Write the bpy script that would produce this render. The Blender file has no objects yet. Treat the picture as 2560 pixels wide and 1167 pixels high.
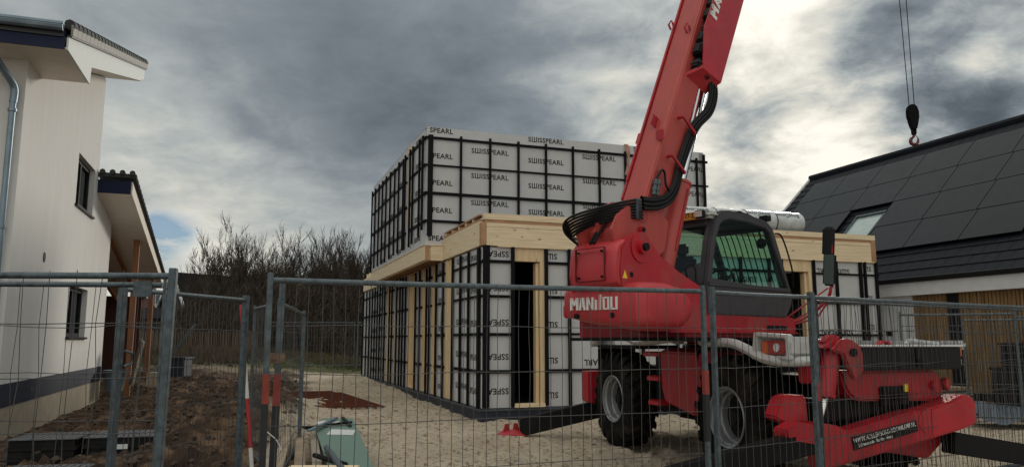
import bpy, bmesh, math, random
import numpy as np
from mathutils import Vector, Matrix, Euler
random.seed(7)
PI = math.pi
sc = bpy.context.scene
C = sc.collection
R = math.radians

# ------------------------------------------------------------------ camera
cam_d = bpy.data.cameras.new('camera'); cam = bpy.data.objects.new('camera', cam_d); C.objects.link(cam)
cam.location = (0, 0, 1.6); cam.rotation_euler = (R(90 + 8.0), 0, 0)
cam_d.sensor_width = 36; cam_d.lens = 36 * 1900 / 2560
cam_d.clip_start = 0.05; cam_d.clip_end = 3000
sc.camera = cam
sc.view_settings.view_transform = 'Standard'; sc.view_settings.look = 'None'
sc.view_settings.gamma = 1; sc.view_settings.exposure = 0.0
sc.render.resolution_x = 1024; sc.render.resolution_y = 466

# ------------------------------------------------------------------ sky
SUN_EL, SUN_AZ = 17.0, 24.0
def dirv(az, el):
    a, e = R(az), R(el)
    return Vector((math.sin(a) * math.cos(e), math.cos(a) * math.cos(e), math.sin(e)))
w = bpy.data.worlds.new('World'); sc.world = w; w.use_nodes = True
nt = w.node_tree; nt.nodes.clear()
def N(t, **k):
    n = nt.nodes.new(t)
    for a, b in k.items(): setattr(n, a, b)
    return n
def lk(a, b): nt.links.new(a, b)
def mth(op, a, b=None, c=None, clamp=False):
    n = N('ShaderNodeMath', operation=op); n.use_clamp = clamp
    for i, v in enumerate((a, b, c)):
        if v is None: continue
        if isinstance(v, (int, float)): n.inputs[i].default_value = v
        else: lk(v, n.inputs[i])
    return n.outputs[0]
tc = N('ShaderNodeTexCoord'); gen = tc.outputs['Generated']
sep = N('ShaderNodeSeparateXYZ'); lk(gen, sep.inputs[0])
den = mth('ADD', mth('MAXIMUM', sep.outputs['Z'], 0.0), 0.27)
px_ = mth('DIVIDE', sep.outputs['X'], den); py_ = mth('DIVIDE', sep.outputs['Y'], den)
cmb = N('ShaderNodeCombineXYZ'); lk(px_, cmb.inputs[0]); lk(py_, cmb.inputs[1])
def noise(scale, detail, rough, off, dist=0.0):
    mp = N('ShaderNodeMapping'); mp.inputs['Location'].default_value = off; lk(cmb.outputs[0], mp.inputs[0])
    n = N('ShaderNodeTexNoise'); n.inputs['Scale'].default_value = scale; n.inputs['Detail'].default_value = detail
    n.inputs['Roughness'].default_value = rough; n.inputs['Distortion'].default_value = dist
    lk(mp.outputs[0], n.inputs['Vector']); return n.outputs['Fac']
def glow(az, el, k, amp):
    v = N('ShaderNodeVectorMath', operation='DOT_PRODUCT'); lk(gen, v.inputs[0]); v.inputs[1].default_value = dirv(az, el)
    p = mth('POWER', mth('MAXIMUM', v.outputs['Value'], 0.0), float(k)); return mth('MULTIPLY', p, amp)
big = noise(1.5, 5, 0.55, (3.1, 1.7, 0), 0.25)
mid = noise(3.9, 9, 0.58, (0.4, 5.2, 0), 0.3)
fine = noise(11.0, 10, 0.66, (7.7, 2.2, 0), 0.5)
tex = mth('ADD', mth('ADD', mth('MULTIPLY', mth('SUBTRACT', big, 0.5), 1.0), mth('MULTIPLY', mth('SUBTRACT', mid, 0.5), 1.7)), mth('MULTIPLY', mth('SUBTRACT', fine, 0.5), 0.55))
g = None
GL = [(21.5, 23.0, 220, 0.40), (22, 30, 50, 0.20), (24.6, 11.8, 700, 0.62), (18.5, 10, 110, 0.20), (20, 15, 900, -0.10), (17, 12, 1200, -0.08), (32.5, 17.6, 2200, 0.30), (35.5, 17.2, 1500, 0.26), (8, 22, 70, 0.14), (14, 14, 300, 0.10),
      (-27, 9.0, 110, 0.24), (-19, 7.5, 200, 0.16), (-30, 5, 500, 0.12), (-8, 7, 200, 0.10), (0, 6, 100, 0.10),
      (-11, 20, 45, -0.145), (-1, 16, 90, -0.09), (27, 17.8, 260, -0.22), (33.5, 12.5, 300, -0.12), (30, 24, 160, -0.10), (17, 17.5, 300, -0.06), (-27, 20, 80, 0.03)]
for a in GL:
    o = glow(*a); g = o if g is None else mth('ADD', g, o)
# texture contrast is weaker in the heavy stratus on the left, stronger round the sun
contr = mth('ADD', 0.12, mth('ADD', glow(25, 15, 14, 0.70), glow(-25, 8, 40, 0.22)))
hor = mth('MULTIPLY', mth('POWER', mth('SUBTRACT', 1.0, mth('MAXIMUM', sep.outputs['Z'], 0.0)), 7.0), 0.22)
lum = mth('ADD', mth('ADD', mth('ADD', 0.415, hor), g), mth('MULTIPLY', tex, contr))
# extra brightness added to unseen sky behind and above camera, to light building fronts
back = mth('MULTIPLY', mth('MAXIMUM', mth('MULTIPLY', sep.outputs['Y'], -1.0), 0.0), 0.42)
up = mth('MULTIPLY', mth('POWER', mth('MAXIMUM', sep.outputs['Z'], 0.0), 2.0), 0.35)
lum = mth('ADD', lum, mth('ADD', mth('MULTIPLY', back, 0.6), up))
cr = N('ShaderNodeValToRGB'); lk(lum, cr.inputs[0])
el = cr.color_ramp.elements
el[0].position = 0.0; el[0].color = (0.07, 0.085, 0.10, 1)
el[1].position = 1.0; el[1].color = (1.0, 0.955, 0.85, 1)
for p, c in ((0.22, (0.112, 0.135, 0.155, 1)), (0.42, (0.214, 0.246, 0.270, 1)), (0.60, (0.41, 0.44, 0.435, 1)), (0.78, (0.68, 0.665, 0.595, 1))):
    e = el.new(p); e.color = c
cloud = N('ShaderNodeBackground'); lk(cr.outputs[0], cloud.inputs[0])
lk(mth('ADD', 1.0, mth('ADD', mth('MULTIPLY', back, 0.85), mth('MULTIPLY', up, 2.0))), cloud.inputs[1])
sky = N('ShaderNodeTexSky', sky_type='NISHITA', sun_disc=False, sun_elevation=R(SUN_EL), sun_rotation=R(SUN_AZ))
skyb = N('ShaderNodeBackground'); skt = N('ShaderNodeMix', data_type='RGBA', blend_type='MULTIPLY'); skt.inputs['Factor'].default_value = 1; lk(sky.outputs[0], skt.inputs['A']); skt.inputs['B'].default_value = (0.5, 0.72, 1.0, 1); lk(skt.outputs['Result'], skyb.inputs[0]); skyb.inputs[1].default_value = 0.08
# blue gaps low on the left
gap = mth('MULTIPLY', mth('ADD', mth('ADD', glow(-25.3, 7.7, 5200, 1.4), glow(-23.6, 7.4, 7000, 1.0)), glow(-24.9, 5.6, 4500, 0.9)), mth('MULTIPLY_ADD', mth('ADD', mid, mth('MULTIPLY', fine, .5)), 5.0, -3.2, clamp=True), clamp=True)
gap = mth('MULTIPLY', gap, 0.85)
mx = N('ShaderNodeMixShader'); lk(gap, mx.inputs[0]); lk(cloud.outputs[0], mx.inputs[1]); lk(skyb.outputs[0], mx.inputs[2])
wo = N('ShaderNodeOutputWorld'); lk(mx.outputs[0], wo.inputs[0])

sd = bpy.data.lights.new('sun', 'SUN'); sd.energy = 1.5; sd.angle = R(10); sd.color = (1, 0.92, 0.8)
so = bpy.data.objects.new('sun', sd); C.objects.link(so)
so.rotation_euler = dirv(SUN_AZ, SUN_EL).to_track_quat('Z', 'Y').to_euler()

# ------------------------------------------------------------------ materials
MATS = {}
def mat(name, col, rough=0.7, metal=0.0, var=0.12, scale=4.0, bump=0.0, bscale=30.0, spec=0.5, col2=None, mode=None, dirt=0.0, coat=0.0):
    if name in MATS: return MATS[name]
    m = bpy.data.materials.new(name); m.use_nodes = True; t = m.node_tree; b = t.nodes['Principled BSDF']
    b.inputs['Roughness'].default_value = rough; b.inputs['Metallic'].default_value = metal
    b.inputs['Specular IOR Level'].default_value = spec
    if coat: b.inputs['Coat Weight'].default_value = coat; b.inputs['Coat Roughness'].default_value = 0.15
    co = t.nodes.new('ShaderNodeTexCoord'); src = co.outputs['Object']
    mp = t.nodes.new('ShaderNodeMapping'); t.links.new(src, mp.inputs[0])
    if mode == 'wood': mp.inputs['Scale'].default_value = (.8, .8, 16)
    if mode == 'woodv': mp.inputs['Scale'].default_value = (7, 7, 0.6)
    if mode == 'streak': mp.inputs['Scale'].default_value = (3, 3, 0.35)
    n = t.nodes.new('ShaderNodeTexNoise'); n.inputs['Scale'].default_value = scale; n.inputs['Detail'].default_value = 6; n.inputs['Roughness'].default_value = 0.6
    t.links.new(mp.outputs[0], n.inputs[0])
    r = t.nodes.new('ShaderNodeValToRGB'); t.links.new(n.outputs['Fac'], r.inputs[0])
    c2 = col2 or tuple(min(1, c * (1 + var)) for c in col); c1 = tuple(c * (1 - var) for c in col)
    r.color_ramp.elements[0].position = 0.3; r.color_ramp.elements[0].color = (*c1, 1)
    r.color_ramp.elements[1].position = 0.7; r.color_ramp.elements[1].color = (*c2, 1)
    out = r.outputs[0]
    if mode in ('wood', 'woodv') and 'pine' in name:      # knots
        mk = t.nodes.new('ShaderNodeMapping'); t.links.new(src, mk.inputs[0]); mk.inputs['Scale'].default_value = (2.2, 2.2, 5.5) if mode == 'wood' else (6, 6, 2)
        vo = t.nodes.new('ShaderNodeTexVoronoi'); vo.inputs['Scale'].default_value = 1.0; t.links.new(mk.outputs[0], vo.inputs['Vector'])
        kr = t.nodes.new('ShaderNodeValToRGB'); t.links.new(vo.outputs['Distance'], kr.inputs[0])
        kr.color_ramp.elements[0].position = 0.05; kr.color_ramp.elements[0].color = (1, 1, 1, 1); kr.color_ramp.elements[1].position = 0.11; kr.color_ramp.elements[1].color = (0, 0, 0, 1)
        km = t.nodes.new('ShaderNodeMix'); km.data_type = 'RGBA'; t.links.new(kr.outputs[0], km.inputs['Factor']); t.links.new(out, km.inputs['A']); km.inputs['B'].default_value = (0.22, 0.10, 0.045, 1); out = km.outputs['Result']
    if dirt:
        n2 = t.nodes.new('ShaderNodeTexNoise'); n2.inputs['Scale'].default_value = 2.3; n2.inputs['Detail'].default_value = 10; n2.inputs['Roughness'].default_value = 0.72
        t.links.new(src, n2.inputs[0])
        r2 = t.nodes.new('ShaderNodeValToRGB'); t.links.new(n2.outputs['Fac'], r2.inputs[0])
        r2.color_ramp.elements[0].position = 0.5; r2.color_ramp.elements[0].color = (0, 0, 0, 1)
        r2.color_ramp.elements[1].position = 0.75; r2.color_ramp.elements[1].color = (dirt, dirt, dirt, 1)
        mx = t.nodes.new('ShaderNodeMix'); mx.data_type = 'RGBA'; t.links.new(r2.outputs[0], mx.inputs['Factor'])
        t.links.new(out, mx.inputs['A']); mx.inputs['B'].default_value = (0.16, 0.12, 0.085, 1); out = mx.outputs['Result']
    t.links.new(out, b.inputs['Base Color'])
    if rough > 0.15:
        rr = t.nodes.new('ShaderNodeMapRange'); t.links.new(n.outputs['Fac'], rr.inputs[0])
        rr.inputs['To Min'].default_value = max(0.02, rough - 0.1); rr.inputs['To Max'].default_value = min(1, rough + 0.1)
        t.links.new(rr.outputs[0], b.inputs['Roughness'])
    if bump:
        nb = t.nodes.new('ShaderNodeTexNoise'); nb.inputs['Scale'].default_value = bscale; nb.inputs['Detail'].default_value = 5
        t.links.new(mp.outputs[0] if mode else src, nb.inputs[0])
        bn = t.nodes.new('ShaderNodeBump'); bn.inputs['Strength'].default_value = bump; bn.inputs['Distance'].default_value = 0.02
        t.links.new(nb.outputs['Fac'], bn.inputs['Height']); t.links.new(bn.outputs[0], b.inputs['Normal'])
    MATS[name] = m; return m
def glassmat(name, tint, mixf=0.75, rough=0.03):
    m = bpy.data.materials.new(name); m.use_nodes = True; t = m.node_tree; t.nodes.clear()
    tr = t.nodes.new('ShaderNodeBsdfTransparent'); tr.inputs[0].default_value = (*tint, 1)
    gl = t.nodes.new('ShaderNodeBsdfGlossy'); gl.inputs['Roughness'].default_value = rough; gl.inputs[0].default_value = (0.9, 0.95, 1, 1)
    fr = t.nodes.new('ShaderNodeFresnel'); fr.inputs[0].default_value = 1.5
    ad = t.nodes.new('ShaderNodeMath'); ad.operation = 'ADD'; t.links.new(fr.outputs[0], ad.inputs[0]); ad.operation = 'MULTIPLY'; ad.inputs[1].default_value = 1.6 - 1.45 * mixf; ad.use_clamp = True
    mx = t.nodes.new('ShaderNodeMixShader'); t.links.new(ad.outputs[0], mx.inputs[0]); t.links.new(tr.outputs[0], mx.inputs[1]); t.links.new(gl.outputs[0], mx.inputs[2])
    o = t.nodes.new('ShaderNodeOutputMaterial'); t.links.new(mx.outputs[0], o.inputs[0]); return m

RED = mat('red_paint', (0.40, 0.010, 0.021), 0.42, var=0.2, scale=3, bump=0.06, bscale=60, dirt=0.55)
REDF = mat('faded_red_plastic', (0.47, 0.032, 0.042), 0.5, var=0.14, scale=2.5, dirt=0.25)
REDB = mat('boom_red_paint', (0.42, 0.058, 0.05), 0.5, var=0.14, scale=2, mode='streak', dirt=0.2)
BLK = mat('black_steel', (0.007, 0.007, 0.008), 0.6, var=0.3, dirt=0.08, spec=0.2)
BLKP = mat('black_plastic', (0.008, 0.008, 0.009), 0.5, var=0.2, spec=0.25)
RUB = mat('tyre_rubber', (0.008, 0.008, 0.008), 0.85, var=0.35, scale=6, bump=0.3, bscale=40, dirt=0.3, spec=0.1)
HOSE = mat('rubber_hose', (0.006, 0.006, 0.007), 0.45, var=0.2, spec=0.25)
WHT = mat('white_guard_paint', (0.50, 0.51, 0.51), 0.45, var=0.1, dirt=0.3)
RIM = mat('silver_rim', (0.27, 0.28, 0.29), 0.35, metal=0.5, var=0.15, dirt=0.2)
CHROME = mat('chrome_rod', (0.8, 0.8, 0.82), 0.12, metal=1.0, var=0.02)
CABF = mat('dark_cab_plastic', (0.045, 0.042, 0.049), 0.5, var=0.15)
GALV = mat('galvanised_steel', (0.08, 0.105, 0.122), 0.5, metal=0.3, var=0.45, scale=22, bump=0.08, dirt=0.25)
WIRE = mat('fence_wire', (0.065, 0.065, 0.068), 0.55, metal=0.3, var=0.2)
STUC = mat('white_stucco', (0.69, 0.685, 0.67), 0.92, var=0.05, scale=1.2, bump=0.25, bscale=90, mode='streak')
PLB = mat('plinth_blue_black', (0.018, 0.024, 0.045), 0.6, var=0.15)
CONC = mat('beige_concrete', (0.36, 0.31, 0.24), 0.92, var=0.15, bump=0.2, dirt=0.25)
NAVY = mat('navy_fascia', (0.012, 0.017, 0.05), 0.6, var=0.1, spec=0.2)
SOF = mat('cream_soffit', (0.78, 0.72, 0.64), 0.8, var=0.05)
BARGE = mat('white_bargeboard', (0.58, 0.62, 0.62), 0.6, var=0.06)
TILE = mat('black_roof_tile', (0.018, 0.019, 0.022), 0.5, var=0.3, scale=7, bump=0.1)
TILEV = mat('verge_tile', (0.22, 0.21, 0.19), 0.6, var=0.15)
ZINC = mat('zinc_gutter', (0.20, 0.26, 0.31), 0.45, metal=0.6, var=0.2)
FRM = mat('black_window_frame', (0.010, 0.012, 0.014), 0.4, var=0.1, spec=0.25)
GLS = glassmat('window_glass', (0.16, 0.22, 0.26), 0.62)
CGL = glassmat('cab_green_glass', (0.50, 0.82, 0.73), 0.95)
CGB = glassmat('cab_blue_glass', (0.6, 0.74, 0.8), 0.80)
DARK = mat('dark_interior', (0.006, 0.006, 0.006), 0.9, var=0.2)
LARCH = mat('orange_timber', (0.26, 0.105, 0.04), 0.7, var=0.3, scale=3, mode='woodv')
BRN = mat('brown_boarding', (0.08, 0.028, 0.018), 0.8, var=0.3, scale=3, mode='woodv')
PINE = mat('fresh_pine', (0.76, 0.62, 0.42), 0.7, var=0.16, scale=2.2, mode='wood', bump=0.08)
PINEV = mat('fresh_pine_upright', (0.70, 0.53, 0.32), 0.7, var=0.16, scale=2.2, mode='woodv', bump=0.08)
PINED = mat('pine_end_grain', (0.42, 0.24, 0.13), 0.75, var=0.2)  # darker pine, on end grain and on recessed and underside timber
BOARD = mat('grey_fibre_board', (0.53, 0.535, 0.545), 0.8, var=0.055, scale=1.6, bump=0.04, dirt=0.08)
BAT = mat('black_batten', (0.006, 0.006, 0.008), 0.7, var=0.3, spec=0.15)
INK = mat('black_ink', (0.012, 0.012, 0.014), 0.8, var=0.1)
MEMB = mat('blue_black_membrane', (0.014, 0.020, 0.036), 0.6, var=0.2)
WHTL = mat('white_lettering', (0.75, 0.75, 0.73), 0.5, var=0.05)
YEL = mat('yellow_plate', (0.80, 0.38, 0.03), 0.5, var=0.05)
YST = mat('yellow_sticker', (0.8, 0.6, 0.03), 0.5, var=0.05)
PLANK = mat('weathered_plank', (0.27, 0.20, 0.14), 0.85, var=0.3, scale=2, mode='wood', dirt=0.4)
GRN = mat('green_sheet', (0.13, 0.22, 0.18), 0.55, var=0.08, dirt=0.3)
RUST = mat('rusty_rebar', (0.12, 0.032, 0.015), 0.9, var=0.35, scale=8)
SLATE = mat('dark_roof_slate', (0.011, 0.013, 0.019), 0.65, var=0.3, scale=5, spec=0.2)
SOLAR = mat('solar_glass', (0.007, 0.008, 0.012), 0.38, var=0.1, spec=0.22)
CLAD = mat('upright_timber_cladding', (0.24, 0.145, 0.06), 0.8, var=0.35, scale=2.5, mode='woodv', bump=0.1)
PLW = mat('white_render', (0.72, 0.73, 0.74), 0.85, var=0.05)
GFAS = mat('pale_fascia', (0.60, 0.60, 0.60), 0.7, var=0.06)
FOIL = mat('clear_wrap', (0.50, 0.53, 0.54), 0.22, var=0.2, scale=5, bump=0.9, bscale=9, coat=0.6)
TARP = mat('grey_blue_tarp', (0.07, 0.09, 0.12), 0.5, var=0.3, bump=0.4, bscale=8)
TWIG = mat('bare_twig', (0.045, 0.033, 0.024), 0.9, var=0.35, scale=0.8)
LEAFB = mat('withered_leaf', (0.055, 0.035, 0.02), 0.9, var=0.5, scale=0.6)
PALE = mat('chestnut_paling', (0.17, 0.125, 0.085), 0.9, var=0.4, scale=3, mode='woodv')
BRK = mat('pink_brick', (0.20, 0.09, 0.08), 0.9, var=0.25, scale=12)
DKW = mat('dark_stained_boarding', (0.018, 0.018, 0.020), 0.8, var=0.3, mode='woodv')
LRED = mat('red_lamp_lens', (0.35, 0.012, 0.010), 0.25, var=0.05, coat=0.5)
LORA = mat('orange_lamp_lens', (0.55, 0.10, 0.01), 0.25, var=0.05, coat=0.5)
LWHT = mat('clear_lamp_lens', (0.6, 0.6, 0.6), 0.2, var=0.05, coat=0.5)
MIRR = mat('mirror_glass', (0.03, 0.045, 0.042), 0.08, metal=0.6, var=0.05)
SEAT = mat('seat_fabric', (0.02, 0.02, 0.025), 0.9, var=0.2)
STRAP = mat('orange_strap', (0.42, 0.22, 0.15), 0.8, var=0.2)
PRED = mat('pole_red', (0.36, 0.018, 0.024), 0.5, var=0.1)
PWHT = mat('pole_white', (0.62, 0.60, 0.56), 0.5, var=0.1, dirt=0.2)
PBLK = mat('post_black_paint', (0.01, 0.012, 0.016), 0.6, var=0.2, dirt=0.15)
PGLO = mat('post_red_paint', (0.24, 0.035, 0.025), 0.7, var=0.3, scale=10)
PAVE = mat('black_plastic_paver', (0.009, 0.009, 0.010), 0.6, var=0.3, scale=10, dirt=0.12, spec=0.15)
PAPER = mat('white_paper', (0.6, 0.62, 0.62), 0.8, var=0.05)

# ------------------------------------------------------------------ mesh helpers
class MB:
    def __init__(s, M=None): s.v = []; s.f = []; s.M = M
    def add(s, vs, fs):
        k = len(s.v); s.v += [Vector(v) for v in vs]; s.f += [tuple(i + k for i in f) for f in fs]; return s
    def box(s, x0, x1, y0, y1, z0, z1):
        vs = [(x, y, z) for z in (z0, z1) for y in (y0, y1) for x in (x0, x1)]
        return s.add(vs, [(0, 2, 3, 1), (4, 5, 7, 6), (0, 1, 5, 4), (2, 6, 7, 3), (0, 4, 6, 2), (1, 3, 7, 5)])
    def tube(s, pts, r, n=8, cap=True, closed=False, r2=None):
        P = [Vector(p) for p in pts]; L = len(P); vs = []; up = None
        for i, p in enumerate(P):
            a = P[i - 1] if (i > 0 or closed) else p; b = P[(i + 1) % L] if (i < L - 1 or closed) else p
            d = (b - a).normalized() if (b - a).length > 1e-9 else Vector((0, 0, 1))
            if up is None: up = Vector((0, 0, 1)) if abs(d.z) < 0.9 else Vector((1, 0, 0))
            u = d.cross(up); u = u.normalized() if u.length > 1e-6 else Vector((1, 0, 0)); v = d.cross(u).normalized(); up = -v if False else up
            rr = r[i] if isinstance(r, (list, tuple)) else r
            for k in range(n):
                t = 2 * PI * k / n + (PI / 4 if n == 4 else 0)
                vs.append(p + u * (rr * math.cos(t)) + v * ((r2 or rr) * math.sin(t)))
        fs = []
        for i in range(L if closed else L - 1):
            j = (i + 1) % L
            for k in range(n): fs.append((i * n + k, i * n + (k + 1) % n, j * n + (k + 1) % n, j * n + k))
        if cap and not closed: fs += [tuple(range(n))[::-1], tuple((L - 1) * n + k for k in range(n))]
        return s.add(vs, fs)
    def prism(s, poly, axis, a, b):
        """poly: 2-D points; axis x: pts=(y,z) between x=a..b; y: pts=(x,z); z: pts=(x,y)"""
        n = len(poly)
        def mk(p, t): return (t, p[0], p[1]) if axis == 'x' else (p[0], t, p[1]) if axis == 'y' else (p[0], p[1], t)
        vs = [mk(p, a) for p in poly] + [mk(p, b) for p in poly]
        return s.add(vs, [tuple(range(n))[::-1], tuple(range(n, 2 * n))] + [(i, (i + 1) % n, n + (i + 1) % n, n + i) for i in range(n)])
    def ring(s, out, inn, axis, a, b):
        n = len(out)
        def mk(p, t): return (t, p[0], p[1]) if axis == 'x' else (p[0], t, p[1])
        vs = [mk(p, a) for p in out] + [mk(p, a) for p in inn] + [mk(p, b) for p in out] + [mk(p, b) for p in inn]
        fs = []
        for i in range(n):
            j = (i + 1) % n
            fs += [(i, j, n + j, n + i), (2 * n + i, 3 * n + i, 3 * n + j, 2 * n + j), (i, 2 * n + i, 2 * n + j, j), (n + i, n + j, 3 * n + j, 3 * n + i)]
        return s.add(vs, fs)
    def loft(s, secs, cap=True):
        n = len(secs[0]); vs = [p for q in secs for p in q]; fs = []
        for i in range(len(secs) - 1):
            for k in range(n): fs.append((i * n + k, i * n + (k + 1) % n, (i + 1) * n + (k + 1) % n, (i + 1) * n + k))
        if cap: fs += [tuple(range(n))[::-1], tuple((len(secs) - 1) * n + k for k in range(n))]
        return s.add(vs, fs)
    def lathe(s, prof, axis='x', n=32, c=(0, 0, 0)):
        """prof: (axial, radius)"""
        vs = []; c = Vector(c)
        for (a, r) in prof:
            for k in range(n):
                t = 2 * PI * k / n; q = (a, r * math.cos(t), r * math.sin(t))
                if axis == 'z': q = (q[1], q[2], q[0])
                if axis == 'y': q = (q[1], q[0], q[2])
                vs.append(c + Vector(q))
        fs = []; L = len(prof)
        for i in range(L - 1):
            for k in range(n): fs.append((i * n + k, i * n + (k + 1) % n, (i + 1) * n + (k + 1) % n, (i + 1) * n + k))
        return s.add(vs, fs)
    def build(s, name, m, parent=None, bevel=0.0, smooth=False, segs=2, fix=True, weld=False):
        me = bpy.data.meshes.new(name); vs = [s.M @ v for v in s.v] if s.M else s.v
        me.from_pydata([tuple(v) for v in vs], [], s.f); me.validate()
        if fix or bevel:
            bm = bmesh.new(); bm.from_mesh(me)
            if weld:
                bmesh.ops.remove_doubles(bm, verts=bm.verts[:], dist=1e-4); seen = {}
                for f in bm.faces: seen.setdefault(frozenset(v.index for v in f.verts), []).append(f)
                bmesh.ops.delete(bm, geom=[f for l_ in seen.values() if len(l_) > 1 for f in l_], context='FACES_ONLY')
            if fix: bmesh.ops.recalc_face_normals(bm, faces=bm.faces[:])
            if bevel:
                es = [e for e in bm.edges if len(e.link_faces) == 2 and e.calc_face_angle(0) > 0.45]
                bmesh.ops.bevel(bm, geom=es, offset=bevel, segments=segs, affect='EDGES', clamp_overlap=True)
            bm.to_mesh(me); bm.free()
        if smooth:
            me.polygons.foreach_set('use_smooth', [True] * len(me.polygons)); me.set_sharp_from_angle(angle=R(38))
        me.materials.append(m); me.update()
        o = bpy.data.objects.new(name, me); C.objects.link(o)
        if parent: o.parent = parent
        return o
def tag(o, label=None, cat=None, group=None, kind=None):
    if label: o['label'] = label
    if cat: o['category'] = cat
    if group: o['group'] = group
    if kind: o['kind'] = kind
    return o
def empty(name, loc, rot=0.0, **k):
    o = bpy.data.objects.new(name, None); o.empty_display_size = 0.2; C.objects.link(o)
    o.location = loc; o.rotation_euler = (0, 0, rot); tag(o, **k); return o
def text_geo(txt, size, bold=0.0, squash=1.0, align='CENTER'):
    cu = bpy.data.curves.new('txt', 'FONT'); cu.body = txt; cu.size = size; cu.align_x = align; cu.align_y = 'CENTER'; cu.offset = bold; cu.resolution_u = 3; cu.space_character = 1.06
    o = bpy.data.objects.new('txt', cu); C.objects.link(o); dg = bpy.context.evaluated_depsgraph_get(); dg.update()
    me = bpy.data.meshes.new_from_object(o.evaluated_get(dg)); vs = [(v.co.x * squash, v.co.y) for v in me.vertices]; fs = [tuple(p.vertices) for p in me.polygons]
    bpy.data.objects.remove(o); bpy.data.curves.remove(cu); bpy.data.meshes.remove(me); return vs, fs
def place_text(mb, geo, origin, ux, uy, rot180=False, clip=None):
    vs, fs = geo; O = Vector(origin); ux = Vector(ux); uy = Vector(uy); sg = -1 if rot180 else 1
    mb.add([O + ux * (x * sg) + uy * (y * sg) for x, y in vs], fs)
def curve_pts(P, n=8):
    P = [Vector(p) for p in P]; out = []
    for i in range(len(P) - 1):
        p0 = P[max(i - 1, 0)]; p1 = P[i]; p2 = P[i + 1]; p3 = P[min(i + 2, len(P) - 1)]
        for k in range(n):
            t = k / n; out.append(0.5 * ((2 * p1) + (p2 - p0) * t + (2 * p0 - 5 * p1 + 4 * p2 - p3) * t * t + (3 * p1 - 3 * p2 + p3 - p0) * t ** 3))
    out.append(P[-1]); return out
def add_obj_part(name, m, parent, fn, **k):
    mb = MB(); fn(mb); return mb.build(name, m, parent, **k)

# ------------------------------------------------------------------ numpy fractal noise
def vnoise(x, y, seed):
    xi = np.floor(x).astype(np.int64); yi = np.floor(y).astype(np.int64); xf = x - xi; yf = y - yi
    def h(a, b):
        n = (a * 374761393 + b * 668265263 + seed * 144269) & 0xffffffff; n = ((n ^ (n >> 13)) * 1274126177) & 0xffffffff; return ((n ^ (n >> 16)) & 0xffff) / 65535.0
    u = xf * xf * (3 - 2 * xf); v = yf * yf * (3 - 2 * yf)
    return (h(xi, yi) * (1 - u) + h(xi + 1, yi) * u) * (1 - v) + (h(xi, yi + 1) * (1 - u) + h(xi + 1, yi + 1) * u) * v
def fbm(x, y, seed, o=4, g=0.5):
    s = 0; a = 1; t = 0
    for i in range(o): s = s + a * vnoise(x * 2 ** i + i * 17.3, y * 2 ** i - i * 9.1, seed + i); t += a; a *= g
    return s / t
def ss(a, b, x): t = np.clip((x - a) / (b - a), 0, 1); return t * t * (3 - 2 * t)
def mudline(y): return -2.15 - 0.262 * (y - 7)          # sand lies to the right of this x
def base_h(x, y):
    x = np.asarray(x, float); y = np.asarray(y, float)
    midr = 0.22 * ss(14, 31, y) + 0.3 * ss(31, 46, y)
    left = 1.0 * ss(22, 38, y)
    wl = ss(-6, -13, x)
    hgt = midr * (1 - wl) + left * wl
    hgt = hgt + 0.62 * np.exp(-((x + 4.1) / 1.0) ** 2 - ((y - 12.0) / 2.6) ** 2) + 0.28 * np.exp(-((x + 5.6) / 1.6) ** 2 - ((y - 17.0) / 2.5) ** 2)
    return hgt
def gh(x, y): return float(base_h(x, y))

# ------------------------------------------------------------------ ground
def rng(a, b, s): return list(np.arange(a, b, s))
xs = np.array([-400, -250, -150, -90, -60, -45, -35, -28, -23] + rng(-20, -9, 0.25) + rng(-9, 8, 0.06) + rng(8, 15, 0.2) + [15, 18, 23, 30, 45, 80, 150, 250, 400])
ys = np.array([-100, -50, -20, -8, -2, 1, 2.5] + rng(4, 20, 0.06) + rng(20, 46, 0.25) + [46, 50, 56, 65, 80, 110, 160, 250, 400, 600])
X, Y = np.meshgrid(xs, ys)
Zb = base_h(X, Y)
wob = (fbm(X * 0.9, Y * 0.9, 11) - 0.5) * 1.1
mud = ss(0.25, -0.25, X - mudline(Y) + wob) * ss(3.0, 4.5, 40 - Y)
mud = np.where(Y > 28, mud * ss(33, 28, Y), mud)
grass = (1 - mud) * np.clip(ss(30.5, 32.0, Y + wob) + ss(-0.1, 0.4, (fbm(X * .25, Y * .25, 5) - 0.62) * 4 + ss(24, 30, Y) * ss(-9, -13, X)) * ss(-7, -10, X), 0, 1)
rough_m = (fbm(X * 1.3, Y * 1.3, 3, 5, 0.6) - 0.5) * 0.42 + (np.abs(fbm(X * 4, Y * 4, 21, 4, 0.6) - 0.5)) * 0.55 + (fbm(X * 9, Y * 9, 27, 2) - 0.5) * 0.10
sandn = (fbm(X * 0.8, Y * 0.8, 31) - 0.5) * 0.12 + (fbm(X * 3.5, Y * 5.5, 41, 4, 0.6) - 0.5) * 0.13 - 0.05 * np.clip(fbm(X * 5, Y * 8, 51, 2) - 0.62, 0, 1) * 4
rf = np.random.RandomState(3)
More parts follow.
